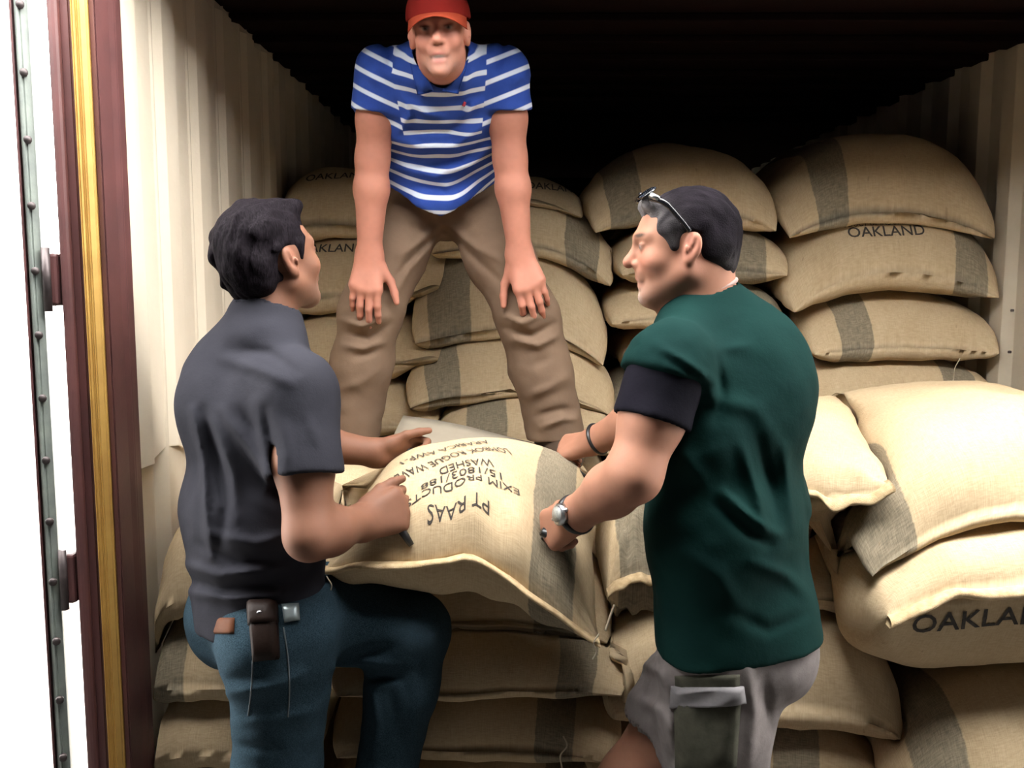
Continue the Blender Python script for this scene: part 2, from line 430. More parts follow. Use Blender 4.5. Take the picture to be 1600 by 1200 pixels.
def text_pts(body, size, sx=1.0, bold=0.0):
    cu = bpy.data.curves.new('t', 'FONT'); cu.body = body; cu.size = size; cu.align_x = 'CENTER'; cu.align_y = 'CENTER'; cu.offset = bold; cu.resolution_u = 3
    ob = bpy.data.objects.new('t', cu); COL.objects.link(ob); bpy.context.view_layer.update()
    me = ob.to_mesh(); bm = bmesh.new(); bm.from_mesh(me); ob.to_mesh_clear(); bpy.data.objects.remove(ob)
    bmesh.ops.triangulate(bm, faces=bm.faces)
    for _ in range(3):
        es = [e for e in bm.edges if e.calc_length() > size*.22]
        if not es: break
        bmesh.ops.subdivide_edges(bm, edges=es, cuts=1); bmesh.ops.triangulate(bm, faces=[f for f in bm.faces if len(f.verts) > 3])
    for v in bm.verts: v.co.x *= sx
    return bm
def stencil(S, body, size, centre, ax, ay, ray, sx=1.0, wob=0.0):
    """letters projected onto the sack's own surface along ray"""
    bm = text_pts(body, size, sx, size*.010 if body == 'OAKLAND' else 0.0); ray = Vector(unit(ray)); bad = []
    for v in bm.verts:
        p = Vector(centre + np.asarray(ax)*v.co.x + np.asarray(ay)*(v.co.y + wob*math.sin(v.co.x*25)))
        h = S.bvh.ray_cast(p - ray*.4, ray)
        if h[0] is None: bad.append(v)
        else: v.co = h[0] - ray*.0022
    bmesh.ops.delete(bm, geom=bad, context='VERTS')
    me = bpy.data.meshes.new('stencil_print'); bm.to_mesh(me); bm.free()
    return child(S, 'stencil_print', me, INK, 'black stencilled letters')

def sack(x0, x1, y0, y1, Yf, label, L=.86, stripe=None, seed=1, dl=.0, dr=.0, end=.30, sag=.0, yaw=0.0, pitch=0.0, over=.03, group=None, nexp=2.5, crown=0.0, rough=.007, wr=.003, sw=.055, pv=6.0, tfac=1.0):
    """sack whose near end fills the photographed box; long axis runs into the container"""
    Ys = Yf+.10
    A, B = P(x0, (y0+y1)/2, Ys), P(x1, (y0+y1)/2, Ys); T, Bo = P((x0+x1)/2, y0, Ys)[2], P((x0+x1)/2, y1, Ys)[2]
    W = B[0]-A[0]; th = (T-Bo)*(1+over); cx, cz = (A[0]+B[0])/2, (T+Bo)/2
    ca, sa = math.cos(yaw), math.sin(yaw)
    def M(U, Vv):
        U = np.asarray(U, float); Vv = np.asarray(Vv, float)
        lx = W/2*U*(.97+.03*Vv**2-.09*np.abs(Vv)**10); ly = L/2*Vv*(.965+.035*U**4)
        lz = -end*th*np.abs(Vv)**5 - sag*(np.abs(U)**2.5) + crown*(1-U**2) - np.where(U < 0, dl, dr)*np.abs(U)**2.2 + pitch*(Vv+.8)
        return np.stack([cx + lx*ca - ly*sa, Yf + L/2 + lx*sa + ly*ca, cz + lz], -1)
    S = build_sack(M, th/2*tfac, th/2*tfac, (0, 0, 1), label, W, L, (stripe, sw) if stripe is not None else None, seed, nexp, pv, .5, rough, group, wr)
    S.W, S.L, S.th = W, L, th
    return S

GB, GF = 'sacks stacked deep in the container', 'sacks stacked at the front of the container'
# --- rear columns continue down to the floor (hidden behind the front stacks)
def base_sack(x0, x1, z0, z1, y0, L, label, seed):
    W = x1-x0; th = z1-z0
    def M(U, Vv):
        U = np.asarray(U, float); Vv = np.asarray(Vv, float)
        return np.stack([(x0+x1)/2 + W/2*U*(.96+.04*Vv**2), y0+L/2+L/2*Vv*(.96+.04*U**2), (z0+z1)/2 - .2*th*np.abs(Vv)**5 + 0*U], -1)
    return build_sack(M, th/2*1.03, th/2*1.03, (0, 0, 1), label, W, L, None, seed, 2.8, 5, .5, .008, GF, nr=40, nv=26)

# --- lowest layers on the floor carrying the stacks
seed = 60
for (x0, x1, yb, L, ztop, nm) in ((-.76, -.38, 1.84, .85, .415, 'left'), (-.36, .225, 1.86, .85, .405, 'centre'), (.245, .72, 1.90, .85, .365, 'middle right'), (.74, 1.40, 1.74, .85, .455, 'right')):
    for k in range(2):
        base_sack(x0, x1, ztop*k/2, ztop*(k+1)/2, yb, L, ('burlap sack on the floor, lowest of the %s front stack' if k == 0 else 'burlap sack on the lowest one of the %s front stack') % nm, seed); seed += 1
for (x0, x1, yb, nm) in ((-.76, -.20, 2.80, 'left'), (-.19, .33, 2.72, 'middle'), (.34, .90, 2.85, 'middle right'), (.92, 1.55, 2.82, 'right')):
    zt = {'left': 1.13, 'middle': 1.07, 'middle right': 1.17, 'right': 1.20}[nm]
    for k in range(4):
        base_sack(x0, x1, zt*k/4, zt*(k+1)/4, yb, .85, 'burlap sack hidden in layer %s of the %s rear stack' % (('one', 'two', 'three', 'four')[k], nm), seed); seed += 1
# --- rear stacks, right column (against the right wall)
S = sack(1243, 1546, 556, 634, 2.80, 'flattened burlap sack with white thread at the foot of the right wall stack', stripe=.62, seed=4, sag=.01, end=.25, group=GB)
strand(S, [P(1500, 560, 2.80), P(1492, 575, 2.795), P(1490, 590, 2.80), P(1487, 608, 2.795)])
S = sack(1246, 1550, 452, 562, 2.82, 'burlap sack with grey band at its left end, third from top at the right wall', stripe=-.52, seed=3, sag=.02, end=.3, group=GB)
S = sack(1214, 1552, 330, 466, 2.82, 'burlap sack stencilled OAKLAND, second from top at the right wall', stripe=.74, seed=2, sag=.035, crown=.045, dl=.045, end=.35, group=GB)
c = P(1392, 360, 2.84); stencil(S, 'OAKLAND', .048, c, (1, 0, .03), (0, 0, 1), (0, 1, -.05), 1.05)
c = P(1378, 345, 2.84); stencil(S, 'PRODUCT OF INDONESIA', .030, c, (1, 0, .05), (0, 0, 1), (0, 1, -.05), .72)
S = sack(1207, 1548, 205, 352, 2.84, 'domed burlap sack with grey band, topmost of the stack at the right wall', stripe=-.55, seed=1, sag=.06, crown=.02, nexp=2.2, end=.45, group=GB)
# --- rear, middle-right column
S = sack(950, 1250, 566, 650, 2.82, 'burlap sack behind the chest of the man in green', stripe=-.8, seed=9, sag=.02, group=GB)
S = sack(972, 1252, 490, 580, 2.83, 'burlap sack at shoulder height behind the man in green', stripe=None, seed=8, sag=.03, dl=.02, group=GB)
S = sack(940, 1222, 428, 512, 2.84, 'burlap sack at neck height behind the man in green', stripe=.78, seed=7, sag=.02, group=GB)
S = sack(955, 1228, 344, 440, 2.84, 'burlap sack with wide grey band behind the head of the man in green', stripe=.52, seed=6, sag=.02, group=GB, sw=.07)
S = sack(912, 1216, 224, 352, 2.86, 'wide burlap sack with dark band at left, topmost behind the man in green', stripe=-.66, seed=5, sag=.05, crown=.02, nexp=2.2, end=.4, group=GB)
# --- rear, middle column (right of the man in the striped shirt)
S = sack(680, 968, 612, 705, 2.66, 'low burlap sack with slanted band behind the cardboard sheet', stripe=-.45, seed=14, dl=.01, sag=.02, end=.3, group=GB, sw=.065)
S = sack(632, 964, 518, 640, 2.74, 'burlap sack with dark band behind the right knee of the man in stripes', stripe=-.66, seed=13, dr=.07, dl=.03, crown=.015, end=.3, group=GB)
S = sack(640, 952, 392, 545, 2.80, 'large burlap sack with broad band between the legs of the man in stripes', stripe=-.62, seed=12, dr=.085, dl=.02, crown=.02, end=.35, group=GB, sw=.072)
S = sack(668, 962, 308, 418, 2.87, 'drooping burlap sack with slanted grey band beside the right arm of the man in stripes', stripe=.66, seed=11, sag=.0, dr=.10, dl=.0, crown=.02, end=.3, group=GB)
S = sack(655, 916, 268, 345, 2.93, 'burlap sack with faint lettering behind the right arm of the man in stripes', stripe=None, seed=10, sag=.03, group=GB, nexp=2.3)
c = P(868, 288, 2.93); stencil(S, 'OAKLAND', .036, c, (1, 0, -.05), (0, 0, 1), (0, 1, 0), 1.1)
# --- rear, left column
S = sack(440, 690, 588, 672, 2.76, 'burlap sack near the left foot of the man in stripes', stripe=None, seed=18, sag=.02, group=GB)

S = sack(430, 700, 480, 600, 2.80, 'burlap sack with blunt end behind the left knee of the man in stripes', stripe=None, seed=17, sag=.02, dr=.03, end=.2, group=GB)
S = sack(420, 702, 362, 490, 2.86, 'burlap sack with faint lettering behind the head of the man in grey', stripe=None, seed=16, sag=.03, crown=.01, group=GB)
c = P(512, 384, 2.88); stencil(S, 'OAKLAND', .042, c, (1, 0, 0), (0, 0, 1), (0, 1, -.1), 1.1)
S = sack(414, 640, 252, 378, 2.92, 'dim burlap sack topmost against the left wall', stripe=None, seed=15, sag=.05, nexp=2.2, group=GB)
c = P(520, 264, 2.95); stencil(S, 'OAKLAND', .040, c, (1, 0, .08), (0, 0, 1), (0, 1, -.2), 1.1)
# cream lit sack behind the man in green
def quad_sack(FLp, FRp, BRp, BLp, tt, tb, label, stripe=None, seed=1, up=(0, 0, 1), fcurve=None, end=.0, **kw):
    FLp, FRp, BRp, BLp = (np.asarray(q, float) for q in (FLp, FRp, BRp, BLp))
    W = np.linalg.norm(FRp-FLp); L = np.linalg.norm((BRp+BLp)/2-(FRp+FLp)/2); upv = np.asarray(unit(up))
    def M(U, Vv):
        U = np.asarray(U, float); Vv = np.asarray(Vv, float)
        a = ((U+1)/2)[..., None]; b = ((Vv+1)/2)[..., None]
        fr = FLp*(1-a)+FRp*a if fcurve is None else fcurve(U)
        bk = BLp*(1-a)+BRp*a
        m = fr*(1-b)+bk*b
        mid = (FLp+FRp+BRp+BLp)/4
        pin = 1 - .05*(1-U**2)*np.abs(Vv)**2 - .05*(1-Vv**2)*np.abs(U)**2
        return mid + (m-mid)*pin[..., None] - upv*end*(np.abs(Vv)**5)[..., None]
    S = build_sack(M, tt, tb, upv, label, W, L, (stripe, kw.pop('sw', .055)) if stripe is not None else None, seed, **kw)
    return S
# --- front stacks, left (behind the man in grey)
YL = 1.80
S = sack(205, 505, 1166, 1290, YL, 'burlap sack cut off by the picture bottom beside the door post', stripe=.1, seed=23, sag=.02, end=.25, group=GF)
S = sack(200, 512, 1062, 1184, YL-.01, 'plain burlap sack, third from top beside the door post', stripe=None, seed=22, sag=.01, dl=.0, end=.25, group=GF, wr=.005)
S = sack(200, 500, 946, 1074, YL, 'burlap sack with grey band, second from top beside the door post', stripe=-.58, seed=21, sag=.012, end=.3, group=GF)
S = sack(197, 520, 795, 952, YL+.02, 'saggy burlap sack bunched against the left wall, topmost by the door post', stripe=None, seed=20, dl=.06, sag=.03, crown=.03, end=.35, group=GF, wr=.006, rough=.012, nexp=2.2)
# --- front stacks, centre (under the lifted sack)
YC = 1.84
S = sack(516, 975, 1160, 1290, YC-.02, 'burlap sack stencilled OAKLAND at the picture bottom between the two men', stripe=.62, seed=33, sag=.01, end=.22, group=GF, sw=.045)
c = P(795, 1189, YC+.0); stencil(S, 'OAKLAND', .040, c, (1, 0, 0), (0, 0, 1), (0, 1, -.1), 1.1)
S = sack(518, 972, 1064, 1168, YC-.02, 'burlap sack with dark band, second below the lifted sack', stripe=.56, seed=32, sag=.01, dr=.012, end=.25, group=GF, sw=.045)
strand(S, [P(880, 1150, YC-.02), P(886, 1165, YC-.03), P(876, 1180, YC-.03), P(878, 1200, YC-.03)], .0018)
S = sack(520, 985, 984, 1072, YC-.02, 'burlap sack with grey band and pointed ear below the lifted sack', stripe=.66, seed=31, sag=.0, dr=.0, end=.3, group=GF, sw=.045)
S = sack(545, 960, 868, 996, YC+.08, 'burlap sack directly under the sack being lifted', stripe=.6, seed=30, sag=.02, end=.3, group=GF)
S = sack(330, 660, 795, 950, 1.98, 'burlap sack under the cream one beside the man in grey', L=.80, stripe=None, seed=25, sag=.02, end=.3, group=GF)
# cream sack behind the forearm of the man in grey
S = sack(452, 672, 728, 800, 2.16, 'sunlit cream sack behind the forearm of the man in grey', L=.46, stripe=None, seed=24, sag=.02, end=.4, group=GF, wr=.005)
S = sack(676, 940, 716, 860, 2.22, 'burlap sack under the cardboard sheet', L=.42, stripe=None, seed=26, sag=.02, end=.4, group=GF)
# --- front stacks, between the lifted sack and the right column
YM = 1.90
S = sack(905, 1380, 1200, 1320, YM-.03, 'burlap sack under the banded one, below the picture edge', stripe=None, seed=38, sag=.01, end=.2, group=GF)
S = sack(905, 1372, 1098, 1215, YM-.05, 'burlap sack with two-tone bands at the picture bottom behind the shorts', stripe=.42, seed=37, sag=.01, dr=.02, end=.2, group=GF, sw=.055)
S = sack(925, 1405, 934, 1115, YM-.06, 'bulky burlap sack with a pointed corner behind the shorts', stripe=None, seed=36, sag=.01, dr=.05, end=.3, group=GF, wr=.005)
S = sack(1085, 1372, 838, 940, YM+.02, 'burlap sack with blunt ear below the cream sack behind the man in green', stripe=None, seed=35, sag=.02, dr=.02, end=.3, group=GF)
S = sack(938, 1072, 778, 950, YM+.02, 'upright burlap sack with wide grey band wedged beside the lifted sack', stripe=-.25, seed=34, sag=.01, dl=.02, end=.12, group=GF, wr=.010, sw=.045, L=.6)
seam(S, wdt=.026, th=.009, wav=.006, seed=3)
# --- front stacks, right column
YR = 1.70
S = sack(1372, 1905, 1064, 1300, YR+.01, 'burlap sack with dark band, cut off at the lower right picture corner', stripe=-.72, seed=43, sag=.02, dl=.05, end=.25, group=GF, sw=.05)
S = sack(1330, 1900, 800, 1078, YR, 'fat burlap sack stencilled OAKLAND with a rolled hem across its face', stripe=None, seed=42, sag=.01, dl=.05, end=-.16, group=GF, wr=.004, nexp=2.4, pv=3.6)
seam(S, out=(0, -1, .12), wdt=.024, th=.011, wav=.010, seed=4)
c = P(1548, 968, YR+.02); stencil(S, 'OAKLAND', .060, c, (1, 0, .07), (-.10, 0, 1), (0, 1, 0), 1.12)
S = quad_sack(P(1110, 800, 1.84), P(1392, 768, 1.80), P(1330, 640, 2.42), P(1080, 640, 2.42), .085, .07,
    'bright cream sack with frayed corner at the back of the man in green', None, 40, group=GF, wr=.005)
seam(S, out=(0, -1, -.35), wdt=.022, th=.008, wav=.014, seed=9)
S = sack(1318, 1905, 650, 806, YR+.06, 'big bright cream sack on top of the right front stack', stripe=-.90, seed=41, sag=.02, dl=.10, end=.42, crown=.02, group=GF, wr=.004, rough=.009, nexp=2.15, pitch=.0, sw=.06)
# cardboard sheet behind the lifted sack
cbx = [P(630, 652, 2.46), P(872, 700, 2.42), P(905, 760, 2.16), P(590, 742, 2.16)]
vs = []; n1, n2 = 12, 8
for i in range(n1+1):
    for j in range(n2+1):
        a, b = i/n1, j/n2
        p = (cbx[0]*(1-a)+cbx[1]*a)*(1-b) + (cbx[3]*(1-a)+cbx[2]*a)*b
        vs.append(p + V(0, 0, .006*math.sin(a*5+b*3)))
fs = [(i*(n2+1)+j, (i+1)*(n2+1)+j, (i+1)*(n2+1)+j+1, i*(n2+1)+j+1) for i in range(n1) for j in range(n2)]
cb = link('cardboard_sheet', make_mesh('cardboard', vs, fs), CARD); cb.modifiers.new('s', 'SOLIDIFY').thickness = .006
tag(cb, 'flat grey-tan cardboard sheet behind the lifted sack', 'cardboard')

# --- the sack being lifted
fpts = [P(506, 893, 1.68), P(545, 888, 1.665), P(600, 880, 1.65), P(655, 886, 1.645), P(700, 878, 1.64), P(745, 880, 1.635), P(790, 903, 1.63), P(840, 938, 1.625), P(890, 972, 1.62), P(938, 1000, 1.625)]
fpath = np.array(smooth_path(fpts, 10)); fl_ = np.linspace(-1, 1, len(fpath))
def fcurve(U):
    U = np.clip(U, -1, 1); return np.stack([np.interp(U, fl_, fpath[:, k]) for k in range(3)], -1)
def lift_ripple(U, Vv, E, Pt):
    # pulled folds by the hem and a tuck toward the man in grey's hand
    fr = np.exp(-((Vv+.82)/.16)**2)*np.where(E > 0, 1, .5)
    z = .010*np.sin(U*17+1.0)*fr + .012*np.exp(-(((U+.45)/.10)**2 + ((Vv+.62)/.10)**2))*np.where(E > 0, -.8, 0)
    return np.stack([0*z, 0*z, z], -1)
LS = quad_sack(P(506, 893, 1.68), P(938, 1000, 1.625), P(935, 748, 2.14), P(598, 760, 2.14), .160, .115,
    'plump burlap sack stencilled EXIM PRODUCTS being lifted by two men', .67, 50, up=(0, -.10, 1), fcurve=fcurve, sw=.045, nexp=2.3, pv=3.2, qv=.55, wr=.004, rough=.006, lump=.02, ripple=lift_ripple, nr=120, nv=90)
seam(LS, out=(0, -1, .05), wdt=.020, th=.007, wav=.004, seed=2, n=110)
strand(LS, [P(936, 990, 1.61), P(928, 1004, 1.605), P(932, 1018, 1.605), P(926, 1030, 1.61)])
strand(LS, [P(510, 900, 1.66), P(518, 915, 1.655), P(514, 928, 1.655)])
strand(LS, [P(946, 985, 1.64), P(953, 965, 1.66), P(960, 945, 1.67)], .0025)
# lettering: lines run right-to-left and upside down for the viewer
prevc = None
for txt, xa, ya, xb, yb, hpx in (('PT RAAS', 765, 795, 668, 801, 17), ('EXIM PRODUCTS', 812, 771, 634, 790, 17), ('15/1803/188', 786, 746, 660, 762, 14),
        ('WASHED', 770, 724, 686, 738, 12), ('LOMBOK ROGUE WAVE', 816, 709, 642, 733, 8), ('ARABICA AWP-1', 795, 696, 660, 716, 6)):
    # find both ends on the sack by casting camera rays, then letter along that line
    ends = []
    for (qx, qy) in ((xa, ya), (xb, yb)):
        o_ = Vector((0, 0, CAM_Z)); d_ = Vector(P(qx, qy, 1.0)) - o_
        h = LS.bvh.ray_cast(o_, d_.normalized())
        ends.append(np.array(h[0]) if h[0] is not None else P(qx, qy, 2.1))
    a, b = ends; ax = unit(b-a); ax[2] = 0; ax = unit(ax); ay = unit(np.cross(V(0, 0, 1), ax))
    hh = []
    for dy in (-hpx/2, hpx/2):
        h = LS.bvh.ray_cast(Vector((0, 0, CAM_Z)), (Vector(P((xa+xb)/2, (ya+yb)/2+dy, 1.0))-Vector((0, 0, CAM_Z))).normalized()); hh.append(np.array(h[0]) if h[0] is not None else P(xa, ya+dy, 2.1))
    size = float(np.clip(np.linalg.norm((hh[0]-hh[1])[:2])/.70, .022, .050))
    if prevc is not None and hpx < 10: cen = prevc - ay*.060; size = .040
    else: cen = (a+b)/2
    prevc = cen
    bmt = text_pts(txt, size); wid = max(v.co.x for v in bmt.verts)-min(v.co.x for v in bmt.verts); bmt.free()
    stencil(LS, txt, size, cen, ax, ay, (0, .0, -1), np.linalg.norm((b-a)[:2])/wid)

# ------------------------------------------------------------------ implicit-surface modelling for bodies and clothes
def smin(a, b, k):
    if k <= 0: return np.minimum(a, b)
    h = np.maximum(k-np.abs(a-b), 0)/k
    return np.minimum(a, b) - h*h*k*.25
class Field:
    def __init__(s, lo, hi, res):
        s.o = np.asarray(lo, float); s.res = res
        s.n = np.ceil((np.asarray(hi)-s.o)/res).astype(int)+1
        s.D = np.full(s.n, .5, np.float32)
    def _blk(s, lo, hi):
        a = np.clip(np.floor((np.asarray(lo)-s.o)/s.res).astype(int), 0, s.n); b = np.clip(np.ceil((np.asarray(hi)-s.o)/s.res).astype(int)+1, 0, s.n)
        if np.any(b <= a): return None
        sl = tuple(slice(i, j) for i, j in zip(a, b))
        ax = [(s.o[k] + s.res*np.arange(a[k], b[k])).astype(np.float32) for k in range(3)]
        return sl, ax[0][:, None, None], ax[1][None, :, None], ax[2][None, None, :]
    def _ap(s, lo, hi, f, k, mode):
        m = abs(k)+2.5*s.res; r = s._blk(np.asarray(lo)-m, np.asarray(hi)+m)
        if r is None: return s
        sl, x, y, z = r; d = f(x, y, z); A = s.D[sl]
        s.D[sl] = smin(A, d, k) if mode > 0 else -smin(-A, d, k)
        return s
    def cap(s, p0, p1, r0, r1=None, k=.02, wide=None, sw=1.0, mode=1):
        r1 = r0 if r1 is None else r1; p0 = np.asarray(p0, float); p1 = np.asarray(p1, float)
        d = p1-p0; L2 = max(float(d@d), 1e-9)
        if wide is not None:
            wide = np.asarray(wide, float); wv = wide - d*(wide@d)/L2 if L2 > 1e-8 else wide; wv = unit(wv)
        def f(x, y, z):
            ax, ay, az = x-p0[0], y-p0[1], z-p0[2]
            t = np.clip((ax*d[0]+ay*d[1]+az*d[2])/L2, 0, 1)
            qx, qy, qz = ax-t*d[0], ay-t*d[1], az-t*d[2]
            q2 = qx*qx+qy*qy+qz*qz
            if wide is not None:
                qw = qx*wv[0]+qy*wv[1]+qz*wv[2]; q2 = q2 - qw*qw*(1-1/(sw*sw))
            return np.sqrt(np.maximum(q2, 0)) - (r0+(r1-r0)*t)
        R = max(r0, r1)*max(sw, 1)
        return s._ap(np.minimum(p0, p1)-R, np.maximum(p0, p1)+R, f, k, mode)
    def chain(s, pts, rs, k=.02, wide=None, sw=1.0, mode=1):
        for i in range(len(pts)-1): s.cap(pts[i], pts[i+1], rs[i], rs[i+1], k, wide, sw if np.isscalar(sw) else sw[i], mode)
        return s
    def ell(s, c, r, R=None, k=.02, mode=1):
        c = np.asarray(c, float); r = np.asarray(r, float); R = np.eye(3) if R is None else R   # R columns: local axes
        def f(x, y, z):
            ax, ay, az = x-c[0], y-c[1], z-c[2]
            q = [(ax*R[0, i]+ay*R[1, i]+az*R[2, i]) for i in range(3)]
            k0 = np.sqrt(sum((q[i]/r[i])**2 for i in range(3))); k1 = np.sqrt(sum((q[i]/r[i]**2)**2 for i in range(3)))
            return k0*(k0-1)/np.maximum(k1, 1e-6)
        ext = np.sqrt(((R*r[None, :])**2).sum(1))
        return s._ap(c-ext, c+ext, f, k, mode)
    def plane(s, p, n, k=.004):
        """cut away everything on the +n side"""
        p = np.asarray(p, float); n = unit(n); r = s._blk(s.o, s.o+s.n*s.res); sl, x, y, z = r
        d = (x-p[0])*n[0]+(y-p[1])*n[1]+(z-p[2])*n[2]
        s.D = -smin(-s.D, -d.astype(np.float32), k); return s
    def boxcut(s, lo, hi):
        return s
    def like(s): 
        q = Field.__new__(Field); q.o, q.res, q.n = s.o, s.res, s.n; q.D = np.full(s.n, .5, np.float32); return q
    def merge(s, q, k): s.D = smin(s.D, q.D, k); return s
    def near(s, band=.03):
        I = np.argwhere(np.abs(s.D) < band); return I, s.o + I*s.res
    def warp(s, f, band=.03):
        I, p = s.near(band); s.D[I[:, 0], I[:, 1], I[:, 2]] += f(p).astype(np.float32); return s
    def creases(s, lst, ymax=None, band=.03):
        """folds given as photographed polylines: (points, width px, height m); positive = ridge"""
        I, p = s.near(band); u, v = proj(p[:, 0], p[:, 1], p[:, 2]); acc = np.zeros(len(p))
        for pts, wd, h in lst:
            dm = np.full(len(p), 1e9); pts = [np.asarray(q, float) for q in pts]
            tot = sum(np.linalg.norm(b-a) for a, b in zip(pts, pts[1:])); run = 0; tt = np.zeros(len(p))
            for a, b in zip(pts, pts[1:]):
                d = b-a; L = np.linalg.norm(d); t = np.clip(((u-a[0])*d[0]+(v-a[1])*d[1])/(L*L), 0, 1)
                dd = np.hypot(u-a[0]-t*d[0], v-a[1]-t*d[1]); m = dd < dm; dm[m] = dd[m]; tt[m] = (run+t[m]*L)/tot; run += L
            acc += h*np.exp(-(dm/wd)**2)*(.35+.65*np.sin(np.clip(tt, 0, 1)*math.pi))
        if ymax is not None: acc *= np.clip((ymax-p[:, 1])/.03, 0, 1)
        s.D[I[:, 0], I[:, 1], I[:, 2]] -= acc.astype(np.float32); return s
    def mesh(s, name, smooth=1):
        D = s.D; S = D < 0; n = np.array(D.shape)
        cnt = np.zeros(n-1, np.uint8)
        C8 = [(i, j, k) for i in (0, 1) for j in (0, 1) for k in (0, 1)]
        for i, j, k in C8: cnt += S[i:n[0]-1+i, j:n[1]-1+j, k:n[2]-1+k]
        I = np.argwhere((cnt > 0) & (cnt < 8)); acc = np.zeros((len(I), 3)); num = np.zeros(len(I))
        dv = {c: D[I[:, 0]+c[0], I[:, 1]+c[1], I[:, 2]+c[2]] for c in C8}
        for a in C8:
            for ax in range(3):
                if a[ax] == 0:
                    b = list(a); b[ax] = 1; b = tuple(b); da, db = dv[a], dv[b]; m = (da < 0) != (db < 0)
                    t = np.where(m, da/np.where(m, da-db, 1), 0); q = np.zeros((len(I), 3)); q[:] = a; q[:, ax] += t
                    acc += q*m[:, None]; num += m
        vs = s.o + (I + acc/num[:, None])*s.res
        vid = np.full(n-1, -1, np.int32); vid[I[:, 0], I[:, 1], I[:, 2]] = np.arange(len(I)); fs = []
        for ax in range(3):
            b, c = (ax+1) % 3, (ax+2) % 3
            sa = [slice(None)]*3; sb = [slice(None)]*3; sa[ax] = slice(0, n[ax]-1); sb[ax] = slice(1, n[ax])
            E = np.argwhere(S[tuple(sa)] != S[tuple(sb)])
            E = E[(E[:, b] > 0) & (E[:, c] > 0) & (E[:, b] < n[b]-1) & (E[:, c] < n[c]-1)]
            q = []
            for ob, oc in ((-1, -1), (0, -1), (0, 0), (-1, 0)):
                e = E.copy(); e[:, b] += ob; e[:, c] += oc; q.append(vid[e[:, 0], e[:, 1], e[:, 2]])
            q = np.stack(q, 1); ins = S[E[:, 0], E[:, 1], E[:, 2]]
            q[~ins] = q[~ins][:, ::-1]; fs.append(q)
        fs = np.concatenate(fs); fs = fs[(fs >= 0).all(1)]
        for _ in range(smooth):
            a = np.concatenate([fs[:, 0], fs[:, 1], fs[:, 2], fs[:, 3]]); b = np.concatenate([fs[:, 1], fs[:, 2], fs[:, 3], fs[:, 0]])
            num = np.bincount(a, minlength=len(vs)) + np.bincount(b, minlength=len(vs)); num = np.maximum(num, 1)
            av = np.stack([(np.bincount(a, vs[b, k], len(vs)) + np.bincount(b, vs[a, k], len(vs)))/num for k in range(3)], 1)
            vs = vs*.45 + av*.55
        return make_mesh(name, vs, fs), vs

def frame(fwd, up=(0, 0, 1)):
    """columns: right-hand side x, forward y, up z"""
    f = unit(fwd); u = np.asarray(up, float); u = unit(u - f*(u@f)); return np.stack([np.cross(f, u), f, u], 1)

# ------------------------------------------------------------------ heads, hands
def add_head(F, o, R, sc=1.0, jaw=1.0, nose=1.0, mouth_open=0.0, slim=1.0):
    w = lambda x, y, z: o + R@(V(x, y, z)*sc)
    e = lambda c, r, k=.02, m=1, Rr=None: F.ell(w(*c), V(*r)*sc, R if Rr is None else R@Rr, k*sc, m)
    c = lambda a, b, r0, r1=None, k=.02, m=1: F.cap(w(*a), w(*b), r0*sc, (r0 if r1 is None else r1)*sc, k*sc, mode=m)
    e((0, -.014, .036), (.073, .095, .080), .02)
    e((0, .030, .005), (.066*slim, .066, .075), .03)
    e((0, .030, -.045), (.055*jaw, .055, .060), .03)
    for s in (-1, 1):
        c((s*.056*jaw, -.002, -.050), (s*.018*jaw*jaw, .068, -.096), .016, .015, .03)
        e((s*.040*slim, .060, -.028), (.022*slim, .022, .020), .025)
        c((s*.012, .090, .022), (s*.045, .074, .022), .010, .008, .016)
    c((0, .066, -.100), (0, .070, -.100), .018, .018, .02)
    c((0, .088, .012), (0, .108*nose, -.026), .0085, .0105, .012)
    c((0, .106*nose, -.026), (0, .108*nose, -.029), .0115, .0115, .006)
    for s in (-1, 1):
        e((s*.013, .094, -.033), (.0085, .011, .008), .006)
        e((s*.031, .104, .001), (.017, .020, .011), .014, -1)
        e((s*.031, .079, .000), (.0125, .0125, .0115), .004)
        e((s*.031, .0835, .006), (.0155, .009, .0045), .004)
        e((s*.0065, .098, -.0415), (.004, .006, .004), .003, -1)
    c((-.013, .085, -.052), (.013, .085, -.052), .012, .012, .014)
    c((-.019, .085, -.0625), (.019, .085, -.0625), .0065, .0065, .006)
    c((-.004, .0905, -.0615), (.004, .0905, -.0615), .0062, .0062, .006)
    c((-.013, .0845, -.0765 - mouth_open*.010), (.013, .0845, -.0765 - mouth_open*.010), .0070, .0070, .008)
    c((-.021, .096, -.0695 - mouth_open*.004), (.021, .096, -.0695 - mouth_open*.004), .0022+mouth_open*.005, None, .004, -1)
    c((-.010, .100, -.0905 - mouth_open*.010), (.010, .100, -.0905 - mouth_open*.010), .0065, None, .010, -1)
    for s in (-1, 1):
        t = .28; Re = np.array([[math.cos(s*.35), -math.sin(s*.35), 0], [math.sin(s*.35), math.cos(s*.35), 0], [0, 0, 1]])
        Rt = np.array([[1, 0, 0], [0, math.cos(t), -math.sin(t)], [0, math.sin(t), math.cos(t)]]); Q = Re@Rt
        e((s*.076, -.010, -.004), (.0095, .019, .032), .006, 1, Q)
        e((s*.076, -.004, -.028), (.007, .010, .012), .006, 1)
        e((s*.087, -.007, .002), (.0085, .0115, .021), .005, -1, Q)
        e((s*.083, .002, -.006), (.0045, .004, .009), .004, 1)
        e((s*.082, -.009, .006), (.003, .0035, .015), .004, 1, Q)
